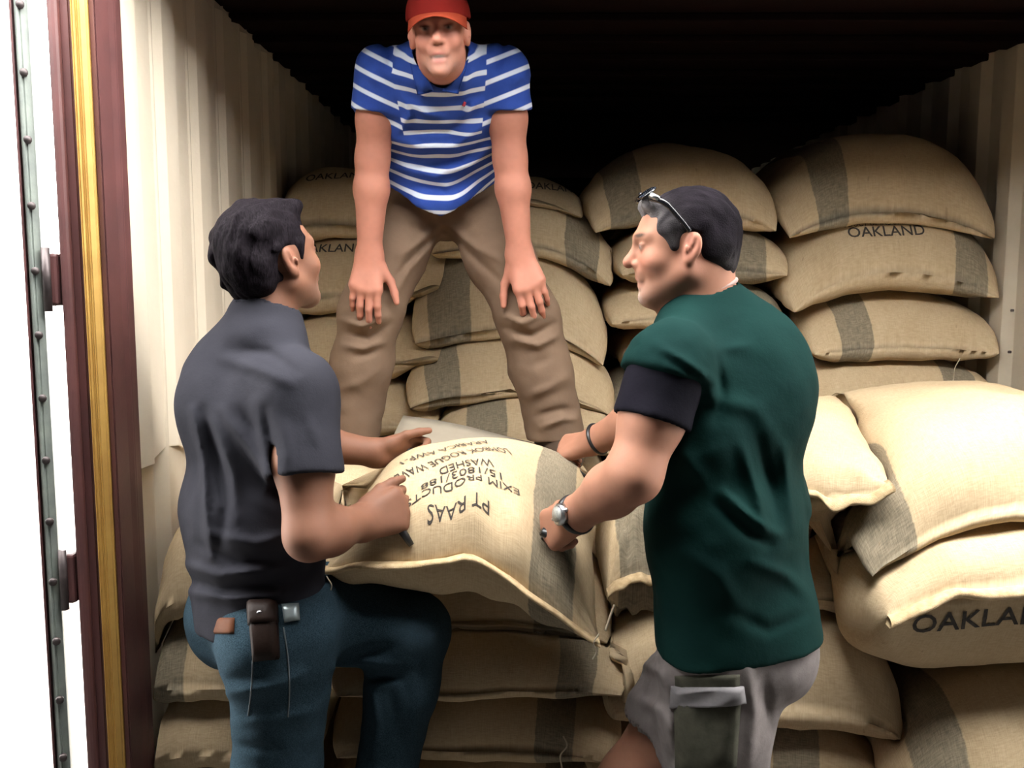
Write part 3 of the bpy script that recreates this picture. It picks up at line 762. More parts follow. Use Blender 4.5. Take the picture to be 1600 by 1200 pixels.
def face_colour(p, o, R, sc, base, lip=(.50, .19, .16), stubble=0.0, brow=(.05, .03, .02), ruddy=.0, grey_chin=False, mo=0.0):
    q = ((p-o)@R)/sc; x, y, z = q[:, 0], q[:, 1], q[:, 2]
    col = np.tile(np.asarray(base, float), (len(p), 1)); col *= (1+.06*vnoise(p, 40, 3)+.04*vnoise(p, 120, 4))[:, None]
    def mix(m, c): nonlocal col; m = np.clip(m, 0, 1)[:, None]; col = col*(1-m)+np.asarray(c)*m
    head = (z > -.14) & (y > -.12) & (np.abs(x) < .11) & (z < .13)
    g = lambda cx, cy, cz, rx, ry, rz: np.exp(-(((np.abs(x)-cx)/rx)**2+((y-cy)/ry)**2+((z-cz)/rz)**2))*head
    mix(.45*ruddy*g(.04, .07, -.028, .022, .03, .02), (.55, .18, .13)); mix(.4*ruddy*g(0, .11, -.028, .014, .02, .012), (.58, .2, .15))
    mix(.35*ruddy*g(.08, -.01, 0, .02, .03, .035), (.58, .2, .15))
    mix(1.1*g(0, .092, -.063, .017, .014, .0045), lip); mix(1.1*g(0, .092, -.077-.010*mo, .017, .018, .0075), lip)
    mix((.9+mo)*g(0, .09, -.0695-.003*mo, .020, .014, .0025+.004*mo), (.08, .02, .02))
    if mo: mix(.9*g(0, .088, -.0675, .013, .014, .002), (.55, .48, .42))
    mix(stubble*np.clip(g(.02, .07, -.085, .045, .06, .030)*1.3, 0, 1)*(.8+.3*vnoise(p, 300, 8)), (.20, .15, .12))
    if grey_chin: mix(.8*g(0, .085, -.100, .020, .03, .016)*(.8+.4*vnoise(p, 260, 9)), (.50, .46, .42))
    mix(1.5*g(.032, .088, .0255, .019, .02, .0042), brow)
    mix(1.4*g(.031, .0915, .001, .0105, .006, .0042), (.34, .29, .26)); mix(1.6*g(.031, .093, .001, .0042, .006, .0042), (.03, .018, .012))
    mix(.9*g(.031, .091, .0065, .014, .008, .0022), (.06, .03, .025))
    return np.clip(col, 0, 1)

FING = [(-.030, .078, .041, .024, .021), (-.010, .083, .046, .028, .023), (.011, .080, .042, .026, .022), (.030, .071, .033, .020, .019)]
def add_hand(F, wrist, fwd, nrm, side, curls, thumb, sc=1.0, spread=1.0, fr=.0086, thumb_dir=None):
    """fwd: along metacarpals, nrm: back of the hand, side=+1/-1: thumb on +/- x; curls: four (mcp,pip,dip) radians; thumb: two angles"""
    f = unit(fwd); n = unit(nrm - f*(np.asarray(nrm)@f)); x = np.cross(f, n)*side
    w = lambda a, b, c: wrist + (x*a + f*b + n*c)*sc           # x toward the thumb side negative index
    F.cap(w(-.012, -.01, 0), w(.012, -.01, 0), .020*sc, .020*sc, .02*sc)
    for fx, fl, a, b, c in FING:
        F.cap(w(fx*-.55, .005, 0), w(-fx, fl, .001), .016*sc, .0135*sc, .016*sc)
    F.ell(w(0, .045, -.006), V(.036, .042, .013)*sc, np.stack([x, f, n], 1), .012*sc)
    F.ell(w(.026, .030, -.014), V(.016, .030, .014)*sc, np.stack([x, f, n], 1), .012*sc)
    tips = []
    for i, (fx, fl, a, b, c) in enumerate(FING):
        p = w(-fx, fl, .001); ang = 0; spl = -fx*2.2*spread
        r = fr*(1.0 if i < 3 else .88)*sc; first = True
        for L, cu, ra, rb in ((a, curls[i][0], 1.08, 1.0), (b, curls[i][1], 1.0, .92), (c, curls[i][2], .92, .80)):
            ang += cu; d = unit(f*math.cos(ang) - n*math.sin(ang) + x*spl*math.cos(ang)*(1 if first else .6))
            q = p + d*L*sc; F.cap(p, q, r*ra, r*rb, (.008 if first else .004)*sc); p = q; first = False
        tips.append((p, d, n*math.cos(ang)+f*math.sin(ang)))
    p = w(.030, .022, -.010); td = thumb_dir if thumb_dir is not None else None
    if td is None: td = (math.sin(thumb[0]), math.cos(thumb[0]), -.45)
    d = unit(x*td[0] + f*td[1] + n*td[2]); q = p + d*.040*sc; F.cap(p, q, .0125*sc, .0108*sc, .012*sc)
    d2 = unit(d + (f*math.cos(thumb[1]) - x*math.sin(thumb[1]))*.9); p2 = q + d2*.030*sc; F.cap(q, p2, .0105*sc, .0095*sc, .004*sc)
    d3 = unit(d2 + (f*math.cos(thumb[1]) - x*math.sin(thumb[1]))*.5); F.cap(p2, p2 + d3*.024*sc, .0098*sc, .0075*sc, .004*sc)
    return tips

def skin_mat(name, rough=.62):
    m, nt, b = new_mat(name); nt.links.new(attr(nt, 'col', 'Color'), b.inputs['Base Color']); b.inputs['Roughness'].default_value = rough; b.inputs['Specular IOR Level'].default_value = .3
    b.inputs['Subsurface Weight'].default_value = .08; b.inputs['Subsurface Radius'].default_value = (.01, .004, .002); b.inputs['Subsurface Scale'].default_value = .5
    bump(nt, b, noise(nt, 260, 3), .12, .001); return m
SKIN = skin_mat('skin')
def cloth_mat(name, c, c2, weave=420, rough=.9, nscale=9, bstr=.25, big=.2):
    m, nt, b = new_mat(name); b.inputs['Roughness'].default_value = rough; b.inputs['Specular IOR Level'].default_value = .06
    b.inputs['Sheen Weight'].default_value = 0
    nt.links.new(mixc(nt, ramp(nt, noise(nt, nscale, 5), .3, .7), c, c2), b.inputs['Base Color'])
    n1 = bump(nt, b, noise(nt, weave, 2), bstr, .001); bump(nt, b, noise(nt, 28, 3), big, .006, n1); return m
def hair_mat(name, c, c2):
    m, nt, b = new_mat(name); b.inputs['Roughness'].default_value = .65; b.inputs['Specular IOR Level'].default_value = .03
    mp = nd(nt, 'ShaderNodeMapping'); mp.inputs['Scale'].default_value = (1, 1, .25); nt.links.new(nd(nt, 'ShaderNodeTexCoord').outputs['Object'], mp.inputs[0])
    n = noise(nt, 320, 3, .6, mp.outputs[0]); nt.links.new(mixc(nt, ramp(nt, n, .35, .7), c, c2), b.inputs['Base Color']); bump(nt, b, n, .6, .003); return m
def garment(name, F, mat, parent, smooth=1, label=None):
    me, vs = F.mesh(name, smooth); o = link(name, me, mat, None); o.parent = parent
    if label: o['label'] = label
    return o, me, vs
def strip_on(name, me, mat, parent, label=None):
    o = link(name, me, mat, parent)
    if label: o['label'] = label
    return o
def lerp(a, b, t): return np.asarray(a)*(1-t)+np.asarray(b)*t
def body_bounds(pts, m): a = np.array(pts); return a.min(0)-m, a.max(0)+m
def wrinkle(seed, amp, sc=(14, 14, 30)):
    return lambda p: amp*(vnoise(p*np.array(sc), 1.0, seed) + .5*vnoise(p*np.array(sc)*2.1, 1.0, seed+1))

BRES, CRES = .0030, .0045

# =================================================================== man in the grey T-shirt (left)
def man_grey():
    hF = frame((.61, .74, .24), (-.20, -.18, 1)); ho = P(424, 407, 1.70); hs = .90
    neck = P(410, 505, 1.68)
    shR, elR, wrR = P(466, 612, 1.56), P(484, 836, 1.49), P(568, 816, 1.62)
    shL, elL, wrL = P(362, 575, 1.82), P(452, 688, 1.93), P(592, 708, 1.985)
    lat = unit(V(.66, -.75, 0)); fw = V(.75, .66, 0)
    chest, waist, hip = P(400, 640, 1.69), P(396, 800, 1.69), P(405, 945, 1.69)
    hpR, hpL = hip + lat*.085 + V(.01, 0, -.02), hip - lat*.085 + V(.01, 0, -.02)
    knR = P(432, 1215, 1.64); anR = V(knR[0]-.02, knR[1]+.02, .10)
    knL = P(642, 985, 1.745); anL = V(P(602, 1200, 1.76)[0]-.005, 1.76, .52)
    F = Field(*body_bounds([ho, neck, shR, elR, wrR, shL, elL, wrL, hip, knR, knL, anR-V(0, 0, .1), anL, ho+V(0, 0, .05), wrR+V(.1, .05, 0), wrL+V(.1, 0, 0)], .13), BRES)
    # torso and legs
    F.chain([neck - V(0, 0, .03), chest, waist, hip], [.050, .088, .088, .090], .05, lat, (1.5, 1.5, 1.5))
    F.cap(shL, shR, .046, .046, .04); F.cap(neck, ho + hF@V(0, -.012, -.055), .054, .051, .03)
    F.chain([hpR, knR, lerp(knR, anR, .35), anR], [.088, .060, .055, .038], .04); F.chain([hpL, knL, lerp(knL, anL, .35), anL], [.088, .060, .055, .038], .04)
    for a, fd in ((anR, fw), (anL, V(.8, .6, 0))): F.cap(a - V(0, 0, .05), a + unit(fd)*.15 - V(0, 0, .07), .036, .024, .04)
    # arms
    F.chain([shR, lerp(shR, elR, .5), elR, lerp(elR, wrR, .35), wrR], [.056, .050, .041, .042, .029], .025)
    F.chain([shL, lerp(shL, elL, .5), elL, lerp(elL, wrL, .35), wrL], [.056, .050, .041, .042, .029], .025)
    g = [(1.15, 1.25, .8), (1.1, 1.3, .8), (1.1, 1.3, .8), (1.05, 1.3, .8)]
    fR = unit(P(622, 796, 1.665)-wrR); add_hand(F, wrR, fR, V(.25, -.90, .25), -1, [(.75, 1.2, .8), (.85, 1.3, .8), (.95, 1.3, .8), (1.0, 1.3, .8)], (.5, .2), 1.02, thumb_dir=(.45, .95, -.1))
    fL = unit(P(640, 700, 2.02)-wrL); add_hand(F, wrL, fL, V(-.2, .8, .35), 1, [(.9, 1.25, .8)]*4, (.5, .2), 1.0, thumb_dir=(.5, .9, -.2))
    add_head(F, ho, hF, hs)
    me, vs = F.mesh('person', 1); cattr(me, 'col', face_colour(vs, ho, hF, hs, (.18, .080, .048), stubble=.35, ruddy=.3))
    man = link('person', me, SKIN)
    tag(man, 'man in a grey T-shirt and blue jeans seen from behind, gripping the lifted sack', 'person', 'men handling the sacks')
    # hair
    H = Field(ho-.17, ho+.17, .0025); w = lambda x, y, z: ho + hF@(V(x, y, z)*hs)
    H.ell(w(0, -.020, .040), V(.0835, .101, .090)*hs, hF, .01)
    H.ell(w(0, -.055, -.010), V(.070, .062, .075)*hs, hF, .03)
    H.ell(w(0, .050, .098), V(.050, .045, .020)*hs, hF, .02)
    H.ell(w(0, .112, -.035), V(.105, .085, .095)*hs, hF, .012, -1)
    for s in (-1, 1):
        H.ell(w(s*.085, -.008, -.012), V(.035, .026, .034)*hs, hF, .008, -1)
        H.cap(w(s*.070, .030, .025), w(s*.069, .027, -.004), .009, .005, .012)
    H.plane(w(0, -.08, -.080), hF@V(0, .25, -1), .015)
    H.warp(lambda p: .0030*vnoise(((p-ho)@hF)*np.array([150, 40, 40]), 1.0, 5)+.0060*vnoise(((p-ho)@hF)*np.array([60, 30, 30]), 1.0, 6))
    garment('hair', H, hair_mat('black_hair', (.004, .003, .004), (.014, .011, .014)), man)[0]['label'] = 'short black hair'
    # T-shirt
    T = Field(*body_bounds([neck, shR, elR, shL, elL, hip - V(0, 0, .05), chest], .19), CRES)
    T.chain([neck - V(0, 0, .03), chest, waist, hip - V(0, 0, .03)], [.068, .106, .114, .118], .06, lat, (1.7, 1.45, 1.42))
    T.cap(shL, shR, .062, .064, .05); T.cap(neck - V(0, 0, .03), neck + V(.005, .005, .006), .076, .067, .03)
    T.ell(lerp(chest, shL, .25) - fw*.045, V(.085, .085, .12), None, .06)
    seR, seL = lerp(shR, elR, .60), lerp(shL, elL, .72)
    Q = T.like(); Q.chain([shR, seR], [.064, .069], .03); Q.plane(lerp(shR, elR, .60), elR-shR); Q.cap(lerp(shR, elR, .50), lerp(shR, elR, .95), .056, .056, .003, mode=-1); T.merge(Q, .03)
    Q = T.like(); Q.chain([shL, seL], [.064, .064], .03); Q.plane(seL, elL-shL); Q.cap(lerp(shL, elL, .66), elL, .054, .054, .003, mode=-1); T.merge(Q, .03)
    nk = ho + hF@V(0, -.012, -.055); T.cap(neck + unit(nk-neck)*.012, neck + unit(nk-neck)*.2, .0575, .066, .003, mode=-1)
    T.plane(hip + V(0, 0, -.028), V(.10, 0, -1))
    T.creases([([(300, 640), (318, 720), (322, 800), (330, 870)], 7, .012), ([(318, 640), (340, 720), (352, 790), (345, 850)], 7, -.010), ([(335, 660), (365, 740), (372, 810)], 8, .008),
        ([(345, 560), (400, 575), (455, 600)], 9, .007), ([(360, 545), (420, 552), (465, 580)], 8, -.006), ([(345, 640), (390, 700), (412, 740)], 7, .007), ([(375, 640), (400, 680)], 6, -.005),
        ([(284, 880), (340, 900), (420, 890)], 9, .011), ([(290, 905), (350, 922), (430, 915)], 8, -.009), ([(290, 925), (360, 935), (440, 930)], 8, .010), ([(310, 850), (380, 880), (460, 870)], 9, -.007), ([(330, 835), (400, 850), (470, 830)], 9, .007),
        ([(415, 640), (425, 700), (430, 760)], 8, -.010), ([(440, 660), (450, 700), (447, 740)], 10, .005), ([(480, 650), (500, 700)], 8, .004), ([(400, 780), (440, 800), (470, 850)], 10, .006)], ymax=1.74)
    T.warp(wrinkle(11, .0026, (16, 16, 16)))
    c1 = cloth_mat('grey_tshirt', (.027, .027, .034), (.020, .020, .026))
    garment('t_shirt', T, c1, man, 2)[0]['label'] = 'slate grey short-sleeved T-shirt'
    # jeans
    J = Field(*body_bounds([hip + V(0, 0, .06), hpR, hpL, knR, knL, anR, anL], .15), CRES)
    J.chain([hip + V(0, 0, .03), hip - V(0, 0, .03)], [.100, .106], .05, lat, 1.45)
    J.ell(hpR - fw*.040 + V(0, 0, -.03), V(.085, .085, .095), None, .04); J.ell(hpL - fw*.040 + V(0, 0, -.03), V(.080, .080, .095), None, .04)
    J.chain([hpR, knR, lerp(knR, anR, .3), anR + V(0, 0, .04)], [.104, .080, .076, .072], .04)
    J.chain([hpL + V(0, 0, .005), lerp(hpL, knL, .5) + V(0, 0, .012), knL, lerp(knL, anL, .3), anL + V(0, 0, .04)], [.100, .092, .076, .071, .064], .035)
    J.plane(hip + V(0, 0, .055), V(0, 0, 1))
    J.cap(anL + V(0, 0, -.04), anL + V(0, 0, .06), .050, .050, .003, mode=-1); J.cap(anR + V(0, 0, -.04), anR + V(0, 0, .06), .055, .055, .003, mode=-1)
    J.creases([([(352, 1085), (420, 1075), (470, 1055)], 8, .008), ([(355, 1060), (410, 1055)], 7, -.006), ([(365, 1130), (430, 1125), (490, 1110)], 8, .006), ([(370, 1165), (440, 1170)], 8, -.006),
        ([(525, 1045), (570, 1035), (620, 1040)], 7, .010), ([(575, 1062), (600, 1058), (625, 1060)], 5, -.012), ([(560, 1020), (620, 1010)], 8, -.008), ([(582, 1085), (590, 1130), (584, 1180)], 8, .009), ([(610, 1075), (618, 1130)], 9, -.007), ([(640, 1040), (655, 1100), (640, 1160)], 10, .006)], ymax=1.80)
    J.warp(wrinkle(21, .0022, (15, 15, 22)))
    jm, nt, b = new_mat('blue_denim'); b.inputs['Roughness'].default_value = .9; b.inputs['Specular IOR Level'].default_value = .05
    base = mixc(nt, ramp(nt, noise(nt, 7, 4), .35, .7), (.009, .019, .025), (.019, .036, .049)); base = mixc(nt, ramp(nt, noise(nt, 500, 2), .35, .7), base, mixc(nt, .6, base, (.05, .085, .115)))
    nt.links.new(base, b.inputs['Base Color']); n1 = bump(nt, b, noise(nt, 520, 2), .3, .001); bump(nt, b, noise(nt, 32, 3), .25, .006, n1)
    jo, jme, jvs = garment('jeans', J, jm, man, 2, 'blue denim jeans')
    bv = BVHTree.FromPolygons([tuple(v) for v in jvs], [tuple(p.vertices) for p in jme.polygons])
    def on(px, py, lift=.0):
        h = bv.ray_cast(Vector((0, 0, CAM_Z)), (Vector(P(px, py, 1.0))-Vector((0, 0, CAM_Z))).normalized())
        p = np.array(h[0]) if h[0] is not None else P(px, py, 1.6); n = np.array(h[1]) if h[1] is not None else V(0, -1, 0)
        return p, n
    def slab(name, cs, th, mat, parent, label=None, bev=.003):
        """curved patch on the jeans through four photographed corners (tl,tr,br,bl)"""
        n = 6; top, bot = [], []
        for j in range(n+1):
            for i in range(n+1):
                a, b_ = i/n, j/n
                q = lerp(lerp(cs[0], cs[1], a), lerp(cs[3], cs[2], a), b_); p, nn = on(*q); nn = unit(nn*.4 + V(.0, -1, .1))
                e = min(a, 1-a, b_, 1-b_); t_ = th*(1 if e > 0 else .55); top.append(p + nn*t_); bot.append(p - nn*.012)
        vs_ = top+bot; N = (n+1)**2; fs_ = []
        id_ = lambda i, j: j*(n+1)+i
        for j in range(n):
            for i in range(n):
                q = (id_(i, j), id_(i+1, j), id_(i+1, j+1), id_(i, j+1)); fs_.append(q[::-1]); fs_.append(tuple(N+x for x in q))
        ring = [id_(i, 0) for i in range(n)] + [id_(n, j) for j in range(n)] + [id_(n-i, n) for i in range(n)] + [id_(0, n-j) for j in range(n)]
        for a, b_ in zip(ring, ring[1:]+ring[:1]): fs_.append((a, b_, N+b_, N+a))
        o = link(name, make_mesh(name, vs_, fs_), mat, parent)
        if label: o['label'] = label
        return o, top
    tan = plain('tan_leather', (.10, .033, .012), (.07, .024, .010), .6, 40, 150, .2); brown = plain('brown_leather', (.014, .007, .005), (.010, .005, .0035), .55, 40, 160, .3)
    for m_ in (tan, brown): m_.node_tree.nodes['Principled BSDF'].inputs['Specular IOR Level'].default_value = .12
    slab('waistband_patch', [(317, 965), (367, 965), (366, 990), (319, 990)], .004, tan, man, 'tan leather patch on the waistband')
    po, pt = slab('phone_pouch', [(390, 938), (433, 935), (438, 1026), (398, 1030)], .026, brown, man, 'brown leather belt pouch')
    sp, sn = on(405, 958); sp = np.array(pt[3*7+2]); sp = P(406, 959, 1.0); dirc = unit(sp - V(0, 0, CAM_Z))
    bp = BVHTree.FromPolygons([tuple(v.co) for v in po.data.vertices], [tuple(p.vertices) for p in po.data.polygons])
    h = bp.ray_cast(Vector((0, 0, CAM_Z)), Vector(dirc)); hp = np.array(h[0]) if h[0] is not None else on(406, 959)[0]
    sn_ = link('snap_button', tube([hp + V(0, .002, 0), hp - V(0, .003, 0)], [.0075, .0055], 12), CHROME, po)
    flp = slab('pouch_flap', [(389, 934), (434, 931), (436, 972), (392, 975)], .030, brown, po)
    slab('belt_clip', [(441, 944), (467, 942), (469, 968), (445, 972)], .012, plain('pale_metal', (.28, .33, .34), None, .4, 40, 100, .05, .6), man, 'pale metal clip on the belt')
    stm = plain('denim_stitch', (.10, .12, .13), None, .9)
    for pl in ([(395, 1032), (393, 1075), (388, 1118)], [(443, 980), (450, 1030), (452, 1080), (450, 1120)]):
        pts = []
        for q in smooth_path([V(*a) for a in pl], 6):
            p, nn = on(q[0], q[1]); pts.append(p + nn*.0006)
        link('side_seam', tube(pts, .0014, 6), stm, jo)
    # shoes
    SH = plain('brown_shoe_leather', (.05, .032, .022), None, .6)
    for a, fd in ((anR, fw), (anL, V(.8, .6, 0))):
        s = Field(a - V(.2, .2, .14), a + V(.24, .24, .12), .005); fd = unit(fd)
        s.cap(a - V(0, 0, .05) - fd*.03, a + fd*.14 - V(0, 0, .065), .046, .036, .03, np.cross(fd, V(0, 0, 1)), 1.1); s.cap(a - V(0, 0, .05), a + V(0, 0, .01), .048, .046, .03)
        s.plane(a - V(0, 0, .098), V(0, 0, -1)); garment('shoe', s, SH, man)
    # black-handled hooks in both hands
    c = P(612, 812, 1.745)
    hk = link('sack_hook', tube([P(604, 796, 1.665), P(624, 824, 1.655), P(634, 838, 1.652), P(643, 852, 1.65)], [.0075, .0080, .0075, .0055], 12), BLACKP)
    tag(hk, 'black handle gripped in the near hand of the man in grey', 'hook', 'hooks held by the men')
    link('hook_tip', tube([P(640, 848, 1.653), P(647, 848, 1.67), P(650, 840, 1.69), P(650, 834, 1.71)], .0022, 8), CHROME, hk)
    hk2 = link('sack_hook', tube([P(606, 700, 2.00), P(630, 703, 2.00), P(652, 706, 2.00)], .0075, 12), BLACKP)
    tag(hk2, 'short metal hook in the far hand of the man in grey', 'hook', 'hooks held by the men')
    link('hook_tip', tube([P(650, 706, 2.00), P(660, 704, 2.01), P(666, 708, 2.02), P(664, 716, 2.03)], .003, 8), CHROME, hk2)
    return man

# =================================================================== man in the green T-shirt (right)
def man_green():
    hF = frame((-1, .06, -.02), (.05, 0, 1)); ho = P(1066, 387, 1.65); sc = .885
    neck = P(1094, 478, 1.66)
    shL, elL, wrL = P(1048, 565, 1.53), P(990, 742, 1.48), P(897, 806, 1.615)
    shR, elR, wrR = P(1150, 560, 1.83), P(1020, 648, 1.95), P(925, 690, 2.04)
    lat = unit(V(-.55, -.83, 0)); fw = V(-.83, .55, 0)
    chest, waist, hip = P(1130, 640, 1.68), P(1138, 810, 1.67), P(1140, 960, 1.66)
    hpL, hpR = hip + lat*.085 + V(0, 0, -.03), hip - lat*.085 + V(0, 0, -.03)
    knL = P(1120, 1255, 1.60); anL = V(knL[0]+.03, knL[1]-.02, .10); knR = P(985, 1225, 1.72); anR = V(knR[0]+.02, knR[1]-.01, .10)
    F = Field(*body_bounds([ho, neck, shR, elR, wrR, shL, elL, wrL, hip, knR, knL, anR-V(0, 0, .1), anL, wrL+V(-.1, .08, -.05), wrR+V(-.1, 0, -.03)], .13), BRES)
    F.chain([neck - V(0, 0, .03), chest, waist, hip], [.055, .095, .100, .095], .05, lat, (1.5, 1.4, 1.4))
    F.cap(shL, shR, .046, .046, .04); F.cap(neck, ho + hF@V(0, -.015, -.050), .060, .057, .03); F.cap(neck + V(.012, 0, .0), ho + hF@V(0, -.045, -.02), .050, .050, .03)
    F.cap(ho + hF@V(0, .035, -.095), neck + V(-.040, .02, .0), .020, .036, .04)
    F.chain([hpL, knL, lerp(knL, anL, .35), anL], [.090, .062, .058, .040], .04); F.chain([hpR, knR, lerp(knR, anR, .35), anR], [.090, .062, .058, .040], .04)
    for a in (anR, anL): F.cap(a - V(0, 0, .05), a + fw*.15 - V(0, 0, .07), .036, .024, .04)
    F.chain([shL, lerp(shL, elL, .5), elL, lerp(elL, wrL, .35), wrL], [.058, .054, .045, .045, .031], .025)
    F.chain([shR, lerp(shR, elR, .5), elR, lerp(elR, wrR, .35), wrR], [.058, .054, .045, .045, .031], .025)
    fL = unit(P(864, 826, 1.66)-wrL); add_hand(F, wrL, fL, V(-.25, -.80, .45), 1, [(.85, 1.35, .9), (.9, 1.4, .9), (.95, 1.4, .9), (1.0, 1.4, .9)], (.5, .3), 1.0, thumb_dir=(.35, .95, -.25))
    fR = unit(P(885, 700, 2.08)-wrR); add_hand(F, wrR, fR, V(-.1, -.55, .8), 1, [(.8, 1.35, .9), (.85, 1.4, .9), (.9, 1.4, .9), (.95, 1.4, .9)], (.5, .3), 1.0, thumb_dir=(.4, .95, -.2))
    add_head(F, ho, hF, sc, jaw=1.0, nose=1.03)
    me, vs = F.mesh('person', 1); cattr(me, 'col', face_colour(vs, ho, hF, sc, (.32, .150, .096), lip=(.52, .24, .19), stubble=.25, ruddy=.9, grey_chin=True))
    man = link('person', me, SKIN)
    tag(man, 'man in a dark green T-shirt and cargo shorts with sunglasses on his head', 'person', 'men handling the sacks')
    # hair
    H = Field(ho-.17, ho+.17, .0028); w = lambda x, y, z: ho + hF@(V(x, y, z)*sc)
    H.ell(w(0, -.018, .038), V(.080, .101, .087)*sc, hF, .01); H.ell(w(0, -.062, -.012), V(.064, .050, .070)*sc, hF, .03)
    H.cap(w(-.035, .072, .088), w(.035, .072, .088), .014, .014, .02)
    H.ell(w(0, .118, -.030), V(.11, .085, .098)*sc, hF, .010, -1)
    for s in (-1, 1):
        H.ell(w(s*.085, -.006, -.012), V(.035, .026, .034), hF, .008, -1)
        H.cap(w(s*.066, .034, .030), w(s*.067, .026, .000), .013, .007, .014)
    H.plane(w(0, -.08, -.088), hF@V(0, .3, -1), .02)
    H.warp(lambda p: .0026*vnoise(((p-ho)@hF)*np.array([150, 36, 44]), 1.0, 15)+.0035*vnoise(((p-ho)@hF)*np.array([50, 20, 22]), 1.0, 16))
    hm, nt, b = new_mat('greying_hair'); b.inputs['Roughness'].default_value = .75; b.inputs['Specular IOR Level'].default_value = .03; nt.links.new(attr(nt, 'col', 'Color'), b.inputs['Base Color'])
    bump(nt, b, noise(nt, 380, 3), .6, .003)
    ho_, hme, hvs = garment('hair', H, hm, man, 1, 'short dark hair greying at the front and temples')
    q = ((hvs-ho)@hF)/sc; g = np.clip(1.3*np.exp(-(((q[:, 1]-.085)/.030)**2+((q[:, 2]-.075)/.035)**2)) + .35*np.exp(-(((q[:, 1]-.03)/.03)**2+((q[:, 2]-.0)/.05)**2)) + .30*np.exp(-(((q[:, 1]+.085)/.04)**2+((q[:, 2]+.055)/.04)**2)), 0, 1)*(.7+.5*vnoise(q*np.array([140, 40, 60]), 1.0, 4))
    g = np.clip(g, 0, 1)[:, None]; base = np.array([.007, .0055, .0075])*(1+.5*vnoise(q*np.array([160, 50, 60]), 1.0, 9))[:, None]
    cattr(hme, 'col', np.clip(base*(1-g)+np.array([.20, .185, .185])*g, 0, 1))
    # T-shirt
    T = Field(*body_bounds([neck, shR, elR, shL, elL, hip - V(0, 0, .06), chest], .21), CRES)
    T.chain([neck - V(0, 0, .03), chest, waist, hip - V(0, 0, .05)], [.070, .120, .133, .128], .06, lat, (1.8, 1.42, 1.52))
    T.cap(shL, shR, .064, .066, .05); T.cap(neck - V(0, 0, .04), neck + V(.006, 0, .006), .080, .069, .03)
    T.ell(chest - fw*.050 + V(0, 0, .05), V(.115, .115, .15), None, .08)
    T.cap(hip - fw*.045 - V(0, 0, .0), hip - fw*.055 - V(0, 0, .05), .125, .125, .05)
    seR = lerp(shR, elR, .75); T.chain([shR, seR], [.070, .066], .03)
    Q = T.like(); Q.chain([shL, lerp(shL, elL, .10), lerp(shL, elL, .4)], [.066, .072, .076], .02); Q.plane(lerp(shL, elL, .15), unit(elL-shL)); Q.warp(wrinkle(37, .004, (26, 26, 26))); T.merge(Q, .03)
    nk = ho + hF@V(0, -.015, -.050); T.cap(neck + V(0, 0, .016), nk + V(0, 0, .1), .0655, .068, .004, mode=-1); T.cap(neck + V(-.07, .03, .0), neck + V(-.05, .03, .1), .05, .05, .01, mode=-1)
    T.cap(lerp(shR, elR, .73), elR, .054, .054, .003, mode=-1)
    T.plane(hip + V(0, 0, -.036), V(.08, 0, -1))
    T.creases([([(1160, 700), (1185, 780), (1195, 830)], 9, .010), ([(1185, 690), (1205, 760), (1215, 820)], 9, -.009), ([(1225, 700), (1235, 780), (1240, 830)], 9, .009), ([(1130, 770), (1180, 815), (1215, 835)], 8, .010), ([(1120, 790), (1170, 832), (1200, 850)], 8, -.009),
        ([(1100, 620), (1180, 640), (1220, 700)], 14, .006), ([(1025, 540), (1060, 560), (1110, 595)], 8, .009), ([(1040, 555), (1085, 585), (1105, 610)], 7, -.008), ([(1120, 560), (1130, 620), (1118, 660)], 7, -.006), ([(1130, 545), (1170, 540)], 8, .004),
        ([(1180, 880), (1230, 900), (1262, 930)], 10, .008), ([(1060, 860), (1120, 900), (1160, 960)], 16, .006), ([(1150, 960), (1200, 985), (1260, 960)], 10, -.006), ([(1262, 800), (1270, 860)], 6, -.008), ([(1060, 700), (1100, 760)], 14, .005)], ymax=1.74)
    T.warp(wrinkle(31, .0026, (14, 14, 14)))
    garment('t_shirt', T, cloth_mat('dark_green_tshirt', (.0038, .0205, .018), (.003, .016, .0148)), man, 2, 'dark green T-shirt')
    # black sleeve on the near arm
    SL = Field(*body_bounds([shL, elL], .11), CRES); a0, a1 = lerp(shL, elL, .04), lerp(shL, elL, .60)
    SL.chain([a0, lerp(shL, elL, .15), a1], [.056, .0655, .069], .02); SL.warp(wrinkle(35, .003, (20, 20, 12))); SL.cap(lerp(shL, elL, .50), lerp(shL, elL, .95), .057, .056, .003, mode=-1)
    SL.plane(lerp(shL, elL, .54), unit(elL-shL) + V(0, 0, -.15))
    garment('sleeve', SL, cloth_mat('black_sleeve', (.007, .006, .010), (.005, .005, .008)), man, 2, 'black short sleeve on the near arm')
    # pale undershirt collar, cord
    ctr = neck + V(-.008, .003, .004)
    def ring(r, dz, tilt, ctr=ctr): return [ctr + V(r*math.cos(t)*1.02 + .006, r*math.sin(t), dz + tilt*math.cos(t)) for t in np.linspace(0, 2*math.pi, 40)[:-1]]
    link('undershirt_collar', tube(ring(.0640, .019, .026), .0055, 8, True), plain('pale_undershirt', (.36, .25, .23), None, .9), man)['label'] = 'pale undershirt collar'
    link('neck_cord', tube(ring(.0630, .033, .030), .0022, 6, True), plain('brown_cord', (.16, .05, .03), None, .8), man)['label'] = 'thin brown neck cord'
    # sunglasses pushed up on the hair
    sgm = plain('glossy_black_frame', (.008, .008, .010), None, .2, 30, 100, .0)
    so = None
